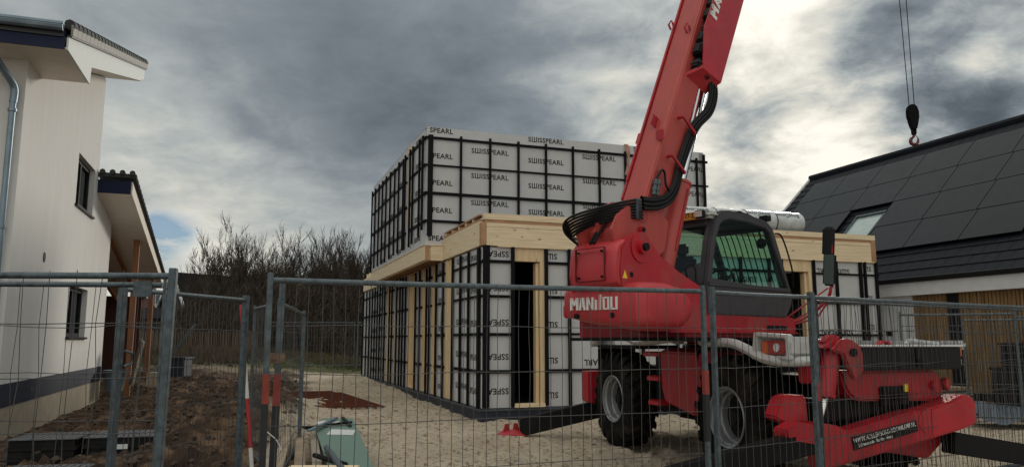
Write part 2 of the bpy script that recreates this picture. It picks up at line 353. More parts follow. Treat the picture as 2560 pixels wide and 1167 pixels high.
for k in range(1500):     # footprints trodden into the loose sand
    fy = 6.5 + 20 * rf.rand() ** 1.4; fx = mudline(fy) + 0.2 + rf.rand() * 8.0; a = rf.rand() * 3.14; dp = rf.uniform(.015, .045)
    i0, i1 = np.searchsorted(ys, fy - .35), np.searchsorted(ys, fy + .35); j0, j1 = np.searchsorted(xs, fx - .35), np.searchsorted(xs, fx + .35)
    dx_, dy_ = X[i0:i1, j0:j1] - fx, Y[i0:i1, j0:j1] - fy; u_ = dx_ * math.cos(a) + dy_ * math.sin(a); v_ = -dx_ * math.sin(a) + dy_ * math.cos(a); q_ = (u_ / .15) ** 2 + (v_ / .07) ** 2
    sandn[i0:i1, j0:j1] += -dp * np.exp(-q_) + dp * .6 * np.exp(-((np.sqrt(q_) - 1.7) / .45) ** 2)
for off in (-1.1, 1.1):   # wheel ruts behind the machine
    cxr = 3.17 - .315 / .95 * (Y - 10.78) + off + .25 * np.sin(Y * .6); dr = np.abs(X - cxr)
    sandn = sandn + (-.05 * np.exp(-(dr / .2) ** 4) + .035 * np.exp(-((dr - .3) / .08) ** 2)) * (Y < 15) * (1 + .3 * np.sign(np.sin(Y * 40)))
# a bank of loose sand against the plinth of the new house
fade = ss(60, 40, Y)
Zg = Zb + (mud * rough_m + (1 - mud) * sandn) * fade
keep = ss(0.6, 1.4, np.abs((X + 11.395 + 0.354 * (Y - 21.39))))   # keep the ground down along the white wall
Zg = np.where((X < -6) & (Y < 24), Zg * (0.25 + 0.75 * keep) - 0.05 * (1 - keep), Zg)
nv, nu = X.shape
me = bpy.data.meshes.new('ground')
verts = np.stack([X, Y, Zg], -1).reshape(-1, 3)
idx = np.arange(nv * nu).reshape(nv, nu)
faces = np.stack([idx[:-1, :-1], idx[:-1, 1:], idx[1:, 1:], idx[1:, :-1]], -1).reshape(-1, 4)
me.from_pydata(verts.tolist(), [], faces.tolist())
for nm, ar in (('mud', mud), ('grass', grass)):
    a = me.attributes.new(nm, 'FLOAT', 'POINT'); a.data.foreach_set('value', ar.reshape(-1).astype(np.float32))
me.polygons.foreach_set('use_smooth', [True] * len(me.polygons))
gm = bpy.data.materials.new('ground_soil'); gm.use_nodes = True; t = gm.node_tree; b = t.nodes['Principled BSDF']; b.inputs['Roughness'].default_value = 0.95; b.inputs['Specular IOR Level'].default_value = 0.2
def gn(scale, detail=8, rough=0.65, st=(1, 1, 1)):
    co = t.nodes.new('ShaderNodeTexCoord'); mp = t.nodes.new('ShaderNodeMapping'); mp.inputs['Scale'].default_value = st; t.links.new(co.outputs['Object'], mp.inputs[0])
    n = t.nodes.new('ShaderNodeTexNoise'); n.inputs['Scale'].default_value = scale; n.inputs['Detail'].default_value = detail; n.inputs['Roughness'].default_value = rough; t.links.new(mp.outputs[0], n.inputs[0]); return n.outputs['Fac']
def gr(f, *st):
    r = t.nodes.new('ShaderNodeValToRGB'); t.links.new(f, r.inputs[0]); e = r.color_ramp.elements
    e[0].position, e[0].color = st[0][0], (*st[0][1], 1); e[1].position, e[1].color = st[-1][0], (*st[-1][1], 1)
    for p, c in st[1:-1]: q = e.new(p); q.color = (*c, 1)
    return r.outputs[0]
def gmix(f, a, c):
    m = t.nodes.new('ShaderNodeMix'); m.data_type = 'RGBA'; t.links.new(f, m.inputs['Factor']); t.links.new(a, m.inputs['A']); t.links.new(c, m.inputs['B']); return m.outputs['Result']
sandc = gmix(gr(gn(9, 10, 0.75, (1, 1.8, 1)), (0.53, (0, 0, 0)), (0.60, (1, 1, 1))), gr(gn(0.7), (0.3, (0.42, 0.345, 0.26)), (0.7, (0.58, 0.50, 0.39))), gr(gn(20), (0.3, (0.09, 0.06, 0.04)), (0.7, (0.22, 0.165, 0.115))))  # dark flecks mixed into the sand colour stand for shadows of small lumps
mudc = gr(gn(2.2, 12, 0.72), (0.28, (0.018, 0.011, 0.008)), (0.48, (0.058, 0.037, 0.025)), (0.66, (0.22, 0.14, 0.085)))
grc = gr(gn(1.1, 10, 0.7), (0.3, (0.035, 0.05, 0.014)), (0.55, (0.085, 0.085, 0.035)), (0.75, (0.14, 0.105, 0.05)))
am = t.nodes.new('ShaderNodeAttribute'); am.attribute_name = 'mud'; ag = t.nodes.new('ShaderNodeAttribute'); ag.attribute_name = 'grass'
col = gmix(ag.outputs['Fac'], gmix(am.outputs['Fac'], sandc, mudc), grc); t.links.new(col, b.inputs['Base Color'])
bn = t.nodes.new('ShaderNodeBump'); bn.inputs['Strength'].default_value = 0.9; bn.inputs['Distance'].default_value = 0.05
t.links.new(gn(11, 10, 0.75, (1, 1.6, 1)), bn.inputs['Height']); t.links.new(bn.outputs[0], b.inputs['Normal'])
me.materials.append(gm); go = bpy.data.objects.new('ground', me); C.objects.link(go); tag(go, kind='structure')

def surf(x, y):   # height of the finished ground near (x, y)
    i = int(np.clip(np.searchsorted(ys, y), 0, nv - 1)); j = int(np.clip(np.searchsorted(xs, x), 0, nu - 1)); return float(Zg[i, j])

# clods
mb = MB(); rr = random.Random(5)
for k in range(3200):
    y = rr.uniform(6.5, 27); x = mudline(y) + 0.1 - abs(rr.gauss(0, 1)) * 3.2
    if x < -11.7 - 0.354 * (y - 21.39): continue
    s = rr.uniform(0.012, 0.045) * (1.8 if rr.random() < 0.1 else 1); z = surf(x, y) + s * 0.1; base = len(mb.v); n6 = 6
    rings = [(-.5, .8), (.15, 1.0), (.6, .7)]; vs = []
    for h_, r_ in rings:
        for i in range(n6): a = 2 * PI * i / n6 + h_; q = s * r_ * rr.uniform(.7, 1.3); vs.append((x + q * math.cos(a), y + q * math.sin(a), z + s * h_ * rr.uniform(.7, 1.2)))
    vs.append((x, y, z + s * .85)); fs = []
    for j in range(2):
        for i in range(n6): fs.append((j * n6 + i, j * n6 + (i + 1) % n6, (j + 1) * n6 + (i + 1) % n6, (j + 1) * n6 + i))
    fs += [(2 * n6 + i, 2 * n6 + (i + 1) % n6, 3 * n6) for i in range(n6)]; mb.add(vs, fs)
tag(mb.build('soil_clods', mat('clod', (0.06, 0.037, 0.023), 0.95, var=0.5, scale=1.5), None, fix=False, smooth=True), kind='stuff', label='dark brown clods of dug soil lying over the muddy strip', cat='soil')

# ------------------------------------------------------------------ the house being built (local x = along its front, y = into depth)
hb = empty('unfinished_house', (-0.593, 15.386, 0), R(19.5), label='unfinished two-storey house in grey boards and black battens with pale timber edges', cat='house')
ZR = 0.27
def on(mb, face, a0, a1, z0, z1, d0, d1):
    k, c = face
    if k == 'f': mb.box(a0, a1, c - d1, c - d0, z0, z1)
    else: mb.box(c - d1, c - d0, a0, a1, z0, z1)
rj = random.Random(3)
LF, LL, UF, UL = ('f', 0.0), ('l', 0.0), ('f', 3.1), ('l', -0.5)
WALLS = {}
def wall(name, face, segs, z0, z1, th=0.16, label=None):
    mb = MB()
    for a0, a1 in segs: on(mb, face, a0, a1, z0, z1, -th, 0)
    o = mb.build('wall_boards', BOARD, hb)
    if label: o['label'] = label
    return o
lowfront = [(0.02, 0.64), (1.34, 7.36), (8.22, 10.18)]
wLF = wall('a', LF, lowfront, ZR, 3.49)
wLL = wall('b', LL, [(0.16, 2.2), (3.04, 3.78), (4.42, 4.81), (5.56, 6.16), (7.4, 8.85), (9.57, 10.06), (10.85, 15.8)], ZR, 3.49)
wUF = wall('c', UF, [(-0.48, 7.4)], 3.87, 6.8)
wUL = wall('d', UL, [(3.26, 4.8), (5.34, 11.0)], 3.87, 6.8)
wLF['label'] = 'lower front wall of grey boards with upside-down black lettering'
wUF['label'] = 'upper front wall of grey boards with rows of black lettering'
def bat(wallo, face, a0, a1, z0, z1, d0=0.0, d1=0.045):
    mb = MB(); on(mb, face, a0, a1, z0 + rj.uniform(-.012, .012), z1 + rj.uniform(-.012, .012), d0 - 0.01, d1); return mb.build('batten', BAT, wallo)
RH = [0.98, 1.73, 2.49, 3.19]
for a, wd in [(0.03, .12), (0.60, .05), (1.34, .05), (1.86, .04), (2.72, .04), (3.58, .04), (4.44, .04), (5.3, .04), (6.16, .04), (6.95, .04), (7.3, .04), (8.23, .045), (8.9, .045), (9.64, .05), (9.78, .035), (10.13, .045)]:
    bat(wLF, LF, a - wd / 2 + .02, a + wd / 2 + .04, ZR + .02, 3.5 if a > .1 else 3.52, .035, .075)
for z in RH:
    for a0, a1 in [(-0.02, .64), (1.34, 7.36), (8.22, 10.26)]: bat(wLF, LF, a0, a1, z - .028, z + .028, 0, .04)
for a in (0.16, 0.86, 1.5, 2.16, 3.05, 3.72, 4.44, 4.76, 5.6, 6.1, 7.45, 7.9, 8.3, 8.8, 9.6, 10.02, 10.9, 11.35, 11.85, 12.35, 12.9, 13.5, 14.15, 14.85, 15.7):
    bat(wLL, LL, a - .025 - (.06 if a < .2 else 0), a + .03, ZR - .02, 3.47, .035, .075)
for a0, a1 in [(0.02, 2.25), (3.0, 3.84), (4.38, 4.86), (5.5, 6.22), (7.36, 8.9), (9.5, 10.1), (10.8, 15.9)]:
    for z in RH: bat(wLL, LL, a0, a1, z - .028, z + .028, 0, .04)
UA = [-.40, .37, 1.13, 1.885, 2.64, 3.40, 4.16, 4.93, 5.69, 6.45, 7.15]
for i, a in enumerate(UA): bat(wUF, UF, a - (.06 if i == 0 else .026), a + (.06 if i == 0 else .026), 4.1 if i == 0 else 3.9, 6.62 if i else 6.6, .035, .075)
bat(wUF, UF, 7.36, 7.42, 3.9, 6.72, .035, .075)
for z in (4.45, 5.14, 5.84, 6.52): bat(wUF, UF, -.52, 7.52, z - .03, z + .03, 0, .04)
for a, z0, z1 in [(3.26, 4.25, 6.6), (3.62, 4.12, 6.6), (4.4, 4.05, 6.62), (4.76, 4.0, 6.62), (5.4, 4.0, 6.62), (5.64, 4.0, 6.55), (6.3, 4, 6.6), (6.9, 4, 6.55), (7.6, 4, 6.6), (8.3, 3.95, 6.62), (8.95, 3.95, 6.6), (9.6, 3.95, 6.6), (10.3, 3.95, 6.62), (10.95, 3.9, 6.62)]:
    bat(wUL, UL, a - .025, a + .025, z0, z1, .035, .075)
for z in (4.45, 5.14, 5.84, 6.52):
    for a0, a1 in [(3.1, 4.86), (5.32, 11.1)]: bat(wUL, UL, a0, a1, z - .03, z + .03, 0, .04)
# lettering: every printed word is its own object, words of one kind share a mesh
SW = 'S\u0428ISSPEARL'
LET = {}
def word(txt, size, parent, origin, ux, uy, align='CENTER', bold=.004, m=INK):
    key = (txt, size, align)
    if key not in LET:
        vs, fs = text_geo(txt, size, bold, align=align); me = bpy.data.meshes.new('lettering'); me.from_pydata([(x, y, 0) for x, y in vs], [], fs); me.materials.append(m); LET[key] = me
    o = bpy.data.objects.new('lettering', LET[key]); C.objects.link(o); o.parent = parent
    ux = Vector(ux); uy = Vector(uy); n = ux.cross(uy).normalized(); M = Matrix((ux, uy, n)).transposed().to_4x4(); M.translation = Vector(origin); o.matrix_basis = M; return o
X1, Z1 = (1, 0, 0), (0, 0, 1); XN, ZN = (-1, 0, 0), (0, 0, -1)
for a, zs in [(1.14, (6.29, 5.65, 4.97, 4.28)), (2.66, (6.715, 6.16, 5.50, 4.82)), (4.18, (6.38, 5.73, 5.05, 4.36)), (5.7, (6.715, 6.05, 5.35, 4.66)), (6.9, (6.3, 5.6, 4.9))]:
    for z in zs: word(SW, .175, wUF, (a, 3.097, z), X1, Z1)
for z in (6.72, 6.08, 5.41, 4.73, 4.04): word('SPEARL', .175, wUF, (-.42, 3.097, z), X1, Z1, 'LEFT')
for z in (3.36, 2.66, 1.97, 1.28, .6): word('SSPEA', .165, wLF, (.335, -.003, z), XN, ZN)
for z in (3.35, 2.63, 1.93, 1.2, .5):
    word('S\u0428', .165, wLF, (1.52, -.003, z), XN, ZN); word('S\u0428', .165, wLF, (9.93, -.003, z), XN, ZN)
for z in (3.05, 2.35, 1.76, 1.2, .7):
    for a in (2.72, 4.44, 6.16): word(SW, .175, wLF, (a, -.003, z - .05), XN, ZN)
for z in (3.26, 2.56, 1.79, 1.1, .5): word(SW, .175, wLF, (8.88, -.003, z), XN, ZN)
for z in (3.36, 2.68, 2.0, 1.3, .62):
    word('SPEARL', .17, wLL, (-.003, .62, z - .05), (0, -.8, 0), Z1); word(SW, .17, wLL, (-.003, 1.52, z), (0, -1, 0), Z1); word('SPEARL', .17, wLL, (-.003, 3.4, z - .12), (0, -.8, 0), Z1)
    word(SW, .17, wLL, (-.003, 11.6, z), (0, -1, 0), Z1); word(SW, .17, wLL, (-.003, 13.2, z - .06), (0, -1, 0), Z1); word('SPEARL', .17, wLL, (-.003, 8.1, z), (0, -.6, 0), Z1)
for z in (6.62, 6.0, 5.3, 4.62, 4.1):
    for a in (3.95, 6.3, 7.6, 9.0): word(SW, .17, wUL, (-.503, a, z - (.06 if a > 5 else 0)), (0, -.7, 0), Z1)
# plinth
mb = MB(); mb.box(-.03, 10.2, -.03, 15.82, -.35, ZR); mb.build('plinth', MEMB, hb)
mb = MB(); mb.box(-.05, 10.2, -.05, -.032, ZR - .055, ZR - .015); mb.box(-.05, -.032, -.05, 15.8, ZR - .055, ZR - .015); mb.build('plinth_strip', GALV, hb)
# timber: uprights in the openings of the left wall
for a0, a1 in [(2.2, 2.42), (2.8, 3.04), (3.78, 4.42), (4.86, 5.56), (6.3, 7.4), (8.92, 9.5), (10.12, 10.8), (6.16, 6.24)]:
    mb = MB(); 
    if a1 - a0 < .3: mb.box(.0, .14, a0, a1, ZR, 3.49)
    else: mb.box(.02, .10, a0, a0 + .16, ZR, 3.49); mb.box(.14, .22, a0 + .16, a1 - .10, ZR, 3.49); mb.box(.02, .14, a1 - .10, a1, ZR, 3.49); mb.box(.02, .12, a0 + .16, a1 - .1, ZR, ZR + .05)
    mb.build('timber_upright', PINEV, hb, bevel=.004)
mb = MB(); mb.box(.02, .16, 2.42, 2.8, ZR, 3.49); mb.build('timber_upright', PINEV, hb)
# corner edge boards (pale edge + white strip seen at the corner)
mb = MB(); mb.box(0.0, .14, .02, .16, ZR, 3.49); mb.build('corner_post', PLW, hb)
# upper-floor narrow window reveal
mb = MB(); mb.box(-.5, -.36, 4.8, 5.1, 4.55, 6.62); mb.box(-.40, -.34, 5.1, 5.34, 4.55, 6.62); mb.box(-.498, -.34, 4.8, 5.34, 6.62, 6.8); mb.build('timber_reveal', PINEV, hb)
mb = MB(); mb.box(-.5, -.34, 4.8, 5.34, 3.87, 4.55); mb.build('sill_board', BOARD, hb)
# doors
def doorway(a0, a1, side):
    f = MB()
    if side == 'r':   # post on the right
        f.box(a1 - .10, a1, -.02, .15, ZR, 3.22); f.box(a0, a1, -.012, .15, 3.22, 3.488); f.box(a1 - .17, a1 - .10, .05, .2, ZR, 3.2); f.box(a0, a0 + .05, .04, .18, ZR, 3.22)
    o = f.build('door_frame', PINEV, hb, bevel=.004)
    s = MB(); s.box(a0 + .02, a1 - .02, -.10, .15, ZR, ZR + .07); s.build('threshold', PINE, o, bevel=.004)
doorway(.64, 1.34, 'r'); doorway(7.36, 8.22, 'r')
# timber ring beam of the lower storey
def beam(name, x0, x1, y0, y1, z0, z1, m=PINE, bev=.004): mb = MB(); mb.box(x0, x1, y0, y1, z0, z1); return mb.build(name, m, hb, bevel=bev)
beam('beam', .06, 10.18, -.05, .10, 3.515, 3.90); beam('beam', .06, 10.18, -.05, .10, 3.905, 3.985); 
beam('beam_cap', .02, 10.2, -.045, .12, 4.055, 4.18); beam('beam_recess_board', .03, 10.18, -.03, .1, 3.987, 4.053, PINED)  # darker board set back between beam and cap
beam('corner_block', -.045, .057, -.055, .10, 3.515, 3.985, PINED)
beam('batten_strip', .3, 10.16, -.065, -.01, 3.492, 3.513)
beam('beam', -.05, .10, .103, 3.1, 3.515, 4.03)
# open joist ends along the left of the flat roof
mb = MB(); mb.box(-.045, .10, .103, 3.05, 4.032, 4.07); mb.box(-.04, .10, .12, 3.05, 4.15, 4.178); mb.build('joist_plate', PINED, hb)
for y in (.62, 1.18, 1.74, 2.3, 2.9): mb = MB(); mb.box(-.03, .08, y, y + .06, 4.072, 4.148); mb.build('joist_end', PINE, hb)
beam('end_block', 10.04, 10.185, -.06, .1, 3.515, 4.05, PINED)
# cantilever ring below the upper box
beam('beam', -.52, -.38, 3.05, 11.0, 3.50, 3.855); beam('beam', -.37, -.052, 3.04, 3.18, 3.50, 3.855); beam('end_grain_block', -.50, -.40, 3.03, 3.049, 3.50, 3.855, PINED)
beam('beam_lip', -.535, -.05, 3.02, 11.02, 3.857, 3.872)
mb = MB()
for i in range(22): y = 3.25 + i * .35; mb.box(-.38, -.05, y, y + .06, 3.51, 3.75)
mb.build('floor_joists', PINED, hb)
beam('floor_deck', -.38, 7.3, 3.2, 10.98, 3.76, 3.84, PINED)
beam('beam', -.05, .10, 11.02, 15.8, 3.515, 4.0)
mb = MB()
for i in range(8): y = 11.2 + i * .55; mb.box(-.04, .10, y, y + .08, 4.002, 4.15)
mb.build('joist_end', PINE, hb)
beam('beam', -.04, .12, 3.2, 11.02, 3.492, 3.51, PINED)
# roofs and hidden sides
beam('flat_roof', .1, 10.1, .1, 3.1, 4.0, 4.06, MEMB); beam('flat_roof', .1, 10.1, 11.0, 15.8, 4.0, 4.06, MEMB); beam('flat_roof', 7.42, 10.1, 3.1, 11.0, 4.0, 4.06, MEMB)
mb = MB(); mb.box(-.5, 7.42, 3.12, 11.0, 6.78, 6.802); mb.build('upper_roof', BOARD, hb)
mb = MB(); mb.box(7.26, 7.42, 3.1, 11, 3.87, 6.78); mb.box(-.5, 7.26, 10.84, 11, 3.87, 6.78); mb.build('rear_wall', BOARD, hb)
mb = MB(); mb.box(10.02, 10.18, .17, 15.8, ZR, 3.49); mb.box(0.02, 10.02, 15.64, 15.8, ZR, 3.49); mb.build('rear_wall', BOARD, hb)
mb = MB(); mb.box(.26, 10.0, 3.6, 3.7, ZR, 3.75); mb.box(1.9, 2.0, .2, 3.6, ZR, 3.75); mb.box(.2, 10, .2, 15.6, ZR + .002, ZR + .02); mb.box(.26, 10.0, .2, 15.6, 3.95, 3.97); mb.box(.34, .36, 2.0, 15.6, ZR + .05, 3.75); mb.build('dark_room_box', DARK, hb)  # near-black inner box, the shade of the rooms put into its colour

# lifting sling over the roof edge
sl = MB(); P = [(4.98, 3.3, 6.82), (4.98, 3.06, 6.815), (4.96, 3.03, 6.7), (5.02, 3.02, 6.4), (4.97, 3.02, 6.15)]
def ribbon(mb, P, wd, off=(1, 0, 0)):
    o = Vector(off) * wd / 2; vs = []
    for p in P: vs += [Vector(p) - o, Vector(p) + o]
    n = len(P); fs = [(2 * i, 2 * i + 1, 2 * i + 3, 2 * i + 2) for i in range(n - 1)]; mb.add(vs, fs)
    vs2 = [v + Vector((0, .004, .002)) for v in vs]; mb.add(vs2, fs)
ribbon(sl, curve_pts(P + [(4.92, 3.02, 5.98)], 4), .06); ribbon(sl, curve_pts([(4.99, 3.28, 6.83), (5.0, 3.05, 6.82), (5.04, 3.01, 6.6), (4.98, 3.005, 6.3), (5.08, 3.01, 6.1), (4.94, 3.01, 5.95)], 4), .05)
o = sl.build('lifting_sling', STRAP, None, fix=False); o.location = hb.location; o.rotation_euler = hb.rotation_euler
tag(o, 'pale orange lifting sling hanging over the top edge of the grey upper wall', 'sling')

# wrapped roll on the flat roof
rl = empty('wrapped_roll', hb.matrix_world @ Vector((0, 0, 0)), 0, label='long roll of roofing wrapped in printed clear plastic on the flat roof', cat='roll')
rl.location = hb.location; rl.rotation_euler = hb.rotation_euler
RC = Vector((0, .62, 4.475)); RR = .27
mb = MB(); rs = random.Random(9); L = 34; n = 28; vs = []
for i in range(L + 1):
    x = 5.0 + 3.42 * i / L
    for k in range(n):
        a = 2 * PI * k / n; r = RR * (1 + .012 * math.sin(3 * a + i * .7) + rs.uniform(-.012, .012)); vs.append((x, RC.y + r * math.cos(a), RC.z + r * math.sin(a)))
fs = [(i * n + k, i * n + (k + 1) % n, (i + 1) * n + (k + 1) % n, (i + 1) * n + k) for i in range(L) for k in range(n)]
mb.add(vs, fs + [tuple(range(n)), tuple(L * n + k for k in range(n))]); mb.build('wrap', FOIL, rl, smooth=True)
mb = MB(); mb.lathe([(8.425, .0), (8.425, .08), (8.44, .10), (8.44, .25), (8.41, .268)], 'x', 24, (0, RC.y, RC.z)); mb.build('roll_end', mat('roll_core', (.33, .27, .2), .6, var=.3, scale=9), rl)
mb = MB()
for x in (5.9, 6.75, 7.6): mb.lathe([(x, RR + .004), (x + .012, RR + .012), (x + .03, RR + .004)], 'x', 24, (0, RC.y, RC.z))
mb.build('tie_band', BLKP, rl)
g2 = text_geo('BossCover', .145, .002); GP = mat('grey_print', (.09, .10, .11), .6)
for cx in (5.35, 6.3, 7.1, 7.95):
    k = []
    for x, y in g2[0]:
        a = PI - .62 + y / RR; k.append((cx - x, RC.y + (RR + .008) * math.cos(a), RC.z + (RR + .008) * math.sin(a)))
    mb = MB(); mb.add(k, g2[1]); mb.build('lettering', GP, rl, fix=False)

# ------------------------------------------------------------------ white house on the left
wh = empty('white_house', (-11.395, 21.39, 0), R(19.5), label='white rendered house with navy fascia and monopitch tiled roofs on the left', cat='house')
W1 = [(-5.02, -2.98, 4.62, 5.78), (-4.9, -2.78, 1.68, 2.82)]
def wallx(mb, y0, y1, z0, zf, holes, x0=-.35, x1=0.0):
    """wall along y with rectangular holes (hole list y0,y1,z0,z1); zf(y) gives its top"""
    ysn = sorted(set([y0, y1] + [h[0] for h in holes] + [h[1] for h in holes]))
    for a, b_ in zip(ysn[:-1], ysn[1:]):
        cuts = sorted([(h[2], h[3]) for h in holes if h[0] < b_ and h[1] > a]); z = z0
        for c0, c1 in cuts + [(None, None)]:
            if c0 is None: mb.prism([(a, z), (b_, z), (b_, zf(b_)), (a, zf(a))], 'x', x0, x1)
            else: mb.box(x0, x1, a, b_, z, c0); z = c1
def weld(mb): return mb
mb = MB(); wallx(mb, -9.62, -2.66, .9, lambda y: 6.66 + .285 * (y + 8.5), W1); wallx(mb, -2.66, 0.0, .9, lambda y: 5.55 - .19 * (y + 2.5), [])
mb.box(-7.0, -.35, -9.62, -9.27, .9, 6.3); mb.box(-7, -.35, -.35, 0, .9, 5.0); mb.box(-.35, -.002, -2.66, -2.5, 5.4, 8.3); mb.build('wall', STUC, wh)
mb = MB(); mb.box(-7.0, .012, -9.632, .012, .52, .9); mb.build('plinth_band', PLB, wh)
mb = MB(); mb.box(-7.0, .004, -9.64, .006, -.25, .52); mb.build('foundation', CONC, wh)
mb = MB()
for y in (-7.6, -3.6): mb.box(.013, .022, y, y + .1, .66, .76)
mb.build('socket_plate', GALV, wh)
mb = MB(); mb.lathe([(.0, .10), (.006, .10), (.008, .085), (.002, .08), (.002, .0)], 'x', 24, (0, -7.39, 3.17)); mb.build('vent', mat('vent_brown', (.05, .03, .028), .7), wh)
for (y0, y1, z0, z1) in W1:
    f = MB(); f.ring([(y0, z0), (y1, z0), (y1, z1), (y0, z1)], [(y0 + .09, z0 + .09), (y1 - .09, z0 + .09), (y1 - .09, z1 - .09), (y0 + .09, z1 - .09)], 'x', -.22, -.12)
    f.box(-.21, -.13, (y0 + y1) / 2 - .05, (y0 + y1) / 2 + .05, z0 + .09, z1 - .09); fo = f.build('window_frame', FRM, wh, bevel=.006)
    g_ = MB(); g_.box(-.18, -.165, y0 + .09, y1 - .09, z0 + .09, z1 - .09); g_.build('pane', GLS, fo)
    g_ = MB(); g_.box(-.6, -.55, y0 - .1, y1 + .1, z0 - .1, z1 + .1); g_.build('dark_room_sheet', DARK, fo)  # near-black sheet standing in for the shade of the room behind
    s_ = MB(); s_.box(-.12, .06, y0 - .05, y1 + .05, z0 - .05, z0); s_.build('window_sill', FRM, wh, bevel=.006)
# main roof
mb = MB(); mb.box(-8, .70, -10.47, -10.44, 6.26, 6.56); mb.build('fascia', NAVY, wh)
mb = MB(); mb.box(-8, .72, -10.438, -8.66, 6.28, 6.30); mb.build('soffit', SOF, wh)
mb = MB(); mb.box(0.0, .715, -8.66, -8.645, 6.29, 6.36); mb.build('soffit_shade_strip', DARK, wh)  # near-black strip painted for the shade in the gap behind the soffit
zt = lambda y: 6.50 + .285 * (y + 10.35)
mb = MB(); mb.prism([(-10.44, 6.26), (-8.56, 6.30), (-8.50, 6.64), (-2.4, 8.42), (-1.5, 8.74), (-1.42, 8.84), (-1.42, zt(-1.42)), (-10.44, zt(-10.44))], 'x', .72, .75); mb.build('bargeboard', BARGE, wh)
mb = MB(); mb.prism([(-8.64, 6.64), (-1.45, 6.64 + .285 * 7.19 - .0), (-1.45, 6.66 + .285 * 7.19), (-8.64, 6.66)], 'x', -8, .72); mb.build('soffit', SOF, wh)
mb = MB(); mb.prism([(-10.5, zt(-10.5)), (-1.3, zt(-1.3)), (-1.3, zt(-1.3) + .12), (-10.5, zt(-10.5) + .12)], 'x', -8, .68)
for i in range(30):      # rows of curved tiles seen at the eaves
    x = .62 - i * .28; mb.tube([(x, -10.56, zt(-10.5) + .13), (x, -1.3, zt(-1.3) + .13)], .075, 8)
mb.build('roof', TILE, wh)
vt = MB()
for i in range(27):
    y = -10.42 + i * .34; vt.prism([(y, zt(y) + .03), (y + .325, zt(y + .325) + .03), (y + .325, zt(y + .325) + .22), (y, zt(y) + .245)], 'x', .765, .80)
vt.build('verge_tiles', TILEV, wh)
vt = MB()
for i in range(27): y = -10.42 + i * .34; vt.tube([(.74, y, zt(y) + .22), (.74, y + .35, zt(y + .35) + .20)], [.085, .07], 8)
vt.prism([(-10.44, zt(-10.44)), (-1.35, zt(-1.35)), (-1.35, zt(-1.35) + .035), (-10.44, zt(-10.44) + .035)], 'x', .72, .79); vt.build('verge_caps', TILE, wh)
mb = MB(); mb.tube([(-8, -10.56, 6.60), (.68, -10.56, 6.60)], .075, 10); mb.box(-8, .69, -10.64, -10.475, 6.62, 6.66); mb.build('gutter', ZINC, wh)
dp = MB(); dp.tube(curve_pts([(-.40, -10.5, 6.5), (-.40, -10.4, 6.25), (-.28, -10.0, 6.02), (-.145, -9.72, 5.78), (-.135, -9.72, 5.5)], 6), .06, 12); dp.tube([(-.135, -9.72, 5.52), (-.135, -9.72, .1)], .05, 12)
for z in (5.35, 3.4, 1.5): dp.tube([(-.135, -9.72, z), (-.135, -9.72, z + .05)], .068, 12); dp.box(-.155, -.115, -9.7, -9.62, z, z + .03)
dp.build('downpipe', ZINC, wh, smooth=True)
# lean-to roof going away down the slope
z2 = lambda y: 5.72 - .19 * (y + 2.5)
mb = MB(); mb.box(.004, .80, -2.56, -2.53, 5.32, 5.66); mb.build('fascia', NAVY, wh)
mb = MB(); mb.prism([(-2.53, 5.33), (7.4, z2(7.4) - .30), (7.4, z2(7.4) - .28), (-2.53, 5.35)], 'x', -6, .77); mb.build('soffit', SOF, wh)
mb = MB(); mb.prism([(-2.56, 5.32), (7.4, z2(7.4) - .32), (7.4, z2(7.4) - .02), (-2.56, 5.64)], 'x', .77, .80); mb.build('bargeboard', SOF, wh)
mb = MB(); mb.prism([(-2.62, z2(-2.6)), (7.45, z2(7.45)), (7.45, z2(7.45) + .1), (-2.62, z2(-2.6) + .1)], 'x', .01, .84)
for i in range(4): mb.tube([(.1 + i * .23, -2.66, z2(-2.6) + .12), (.1 + i * .23, 7.45, z2(7.45) + .12)], .07, 8)
for i in range(30): y = -2.6 + i * .335; mb.tube([(.83, y, z2(y) + .05), (.83, y + .34, z2(y + .34) + .03)], [.07, .055], 8)
mb.build('roof', TILE, wh)
mb = MB(); mb.prism([(0.4, .1), (7.2, .3), (7.2, z2(7.2) - .33), (.4, z2(.4) - .4)], 'x', -1.3, -1.2); mb.box(-1.2, .1, 7.1, 7.2, .3, 3.2); mb.build('timber_wall', BRN, wh)
mb = MB(); mb.prism([(.02, 4.75), (7.1, 3.45), (7.1, 3.35), (.02, 4.65)], 'x', -.2, -.08); mb.prism([(.02, 4.7), (7.1, 3.4), (7.1, 2.9), (.02, 4.1)], 'x', -.7, -.6); mb.build('gable_boarding', LARCH, wh)
for (x, y) in ((.5, 1.5), (.56, 5.6)):
    mb = MB(); mb.box(x - .08, x + .08, y - .08, y + .08, gh(-13, 25) - .6, z2(y) - .29); mb.build('timber_post', LARCH, wh, bevel=.006)
mb = MB(); mb.tube([(.35, 8.3, 3.0), (.35, 8.3, 4.85)], .11, 12); mb.tube([(.35, 8.3, 4.85), (.35, 8.3, 4.9), (.35, 8.3, 5.05)], [.17, .17, .15], 12); mb.build('flue', ZINC, wh, smooth=True)

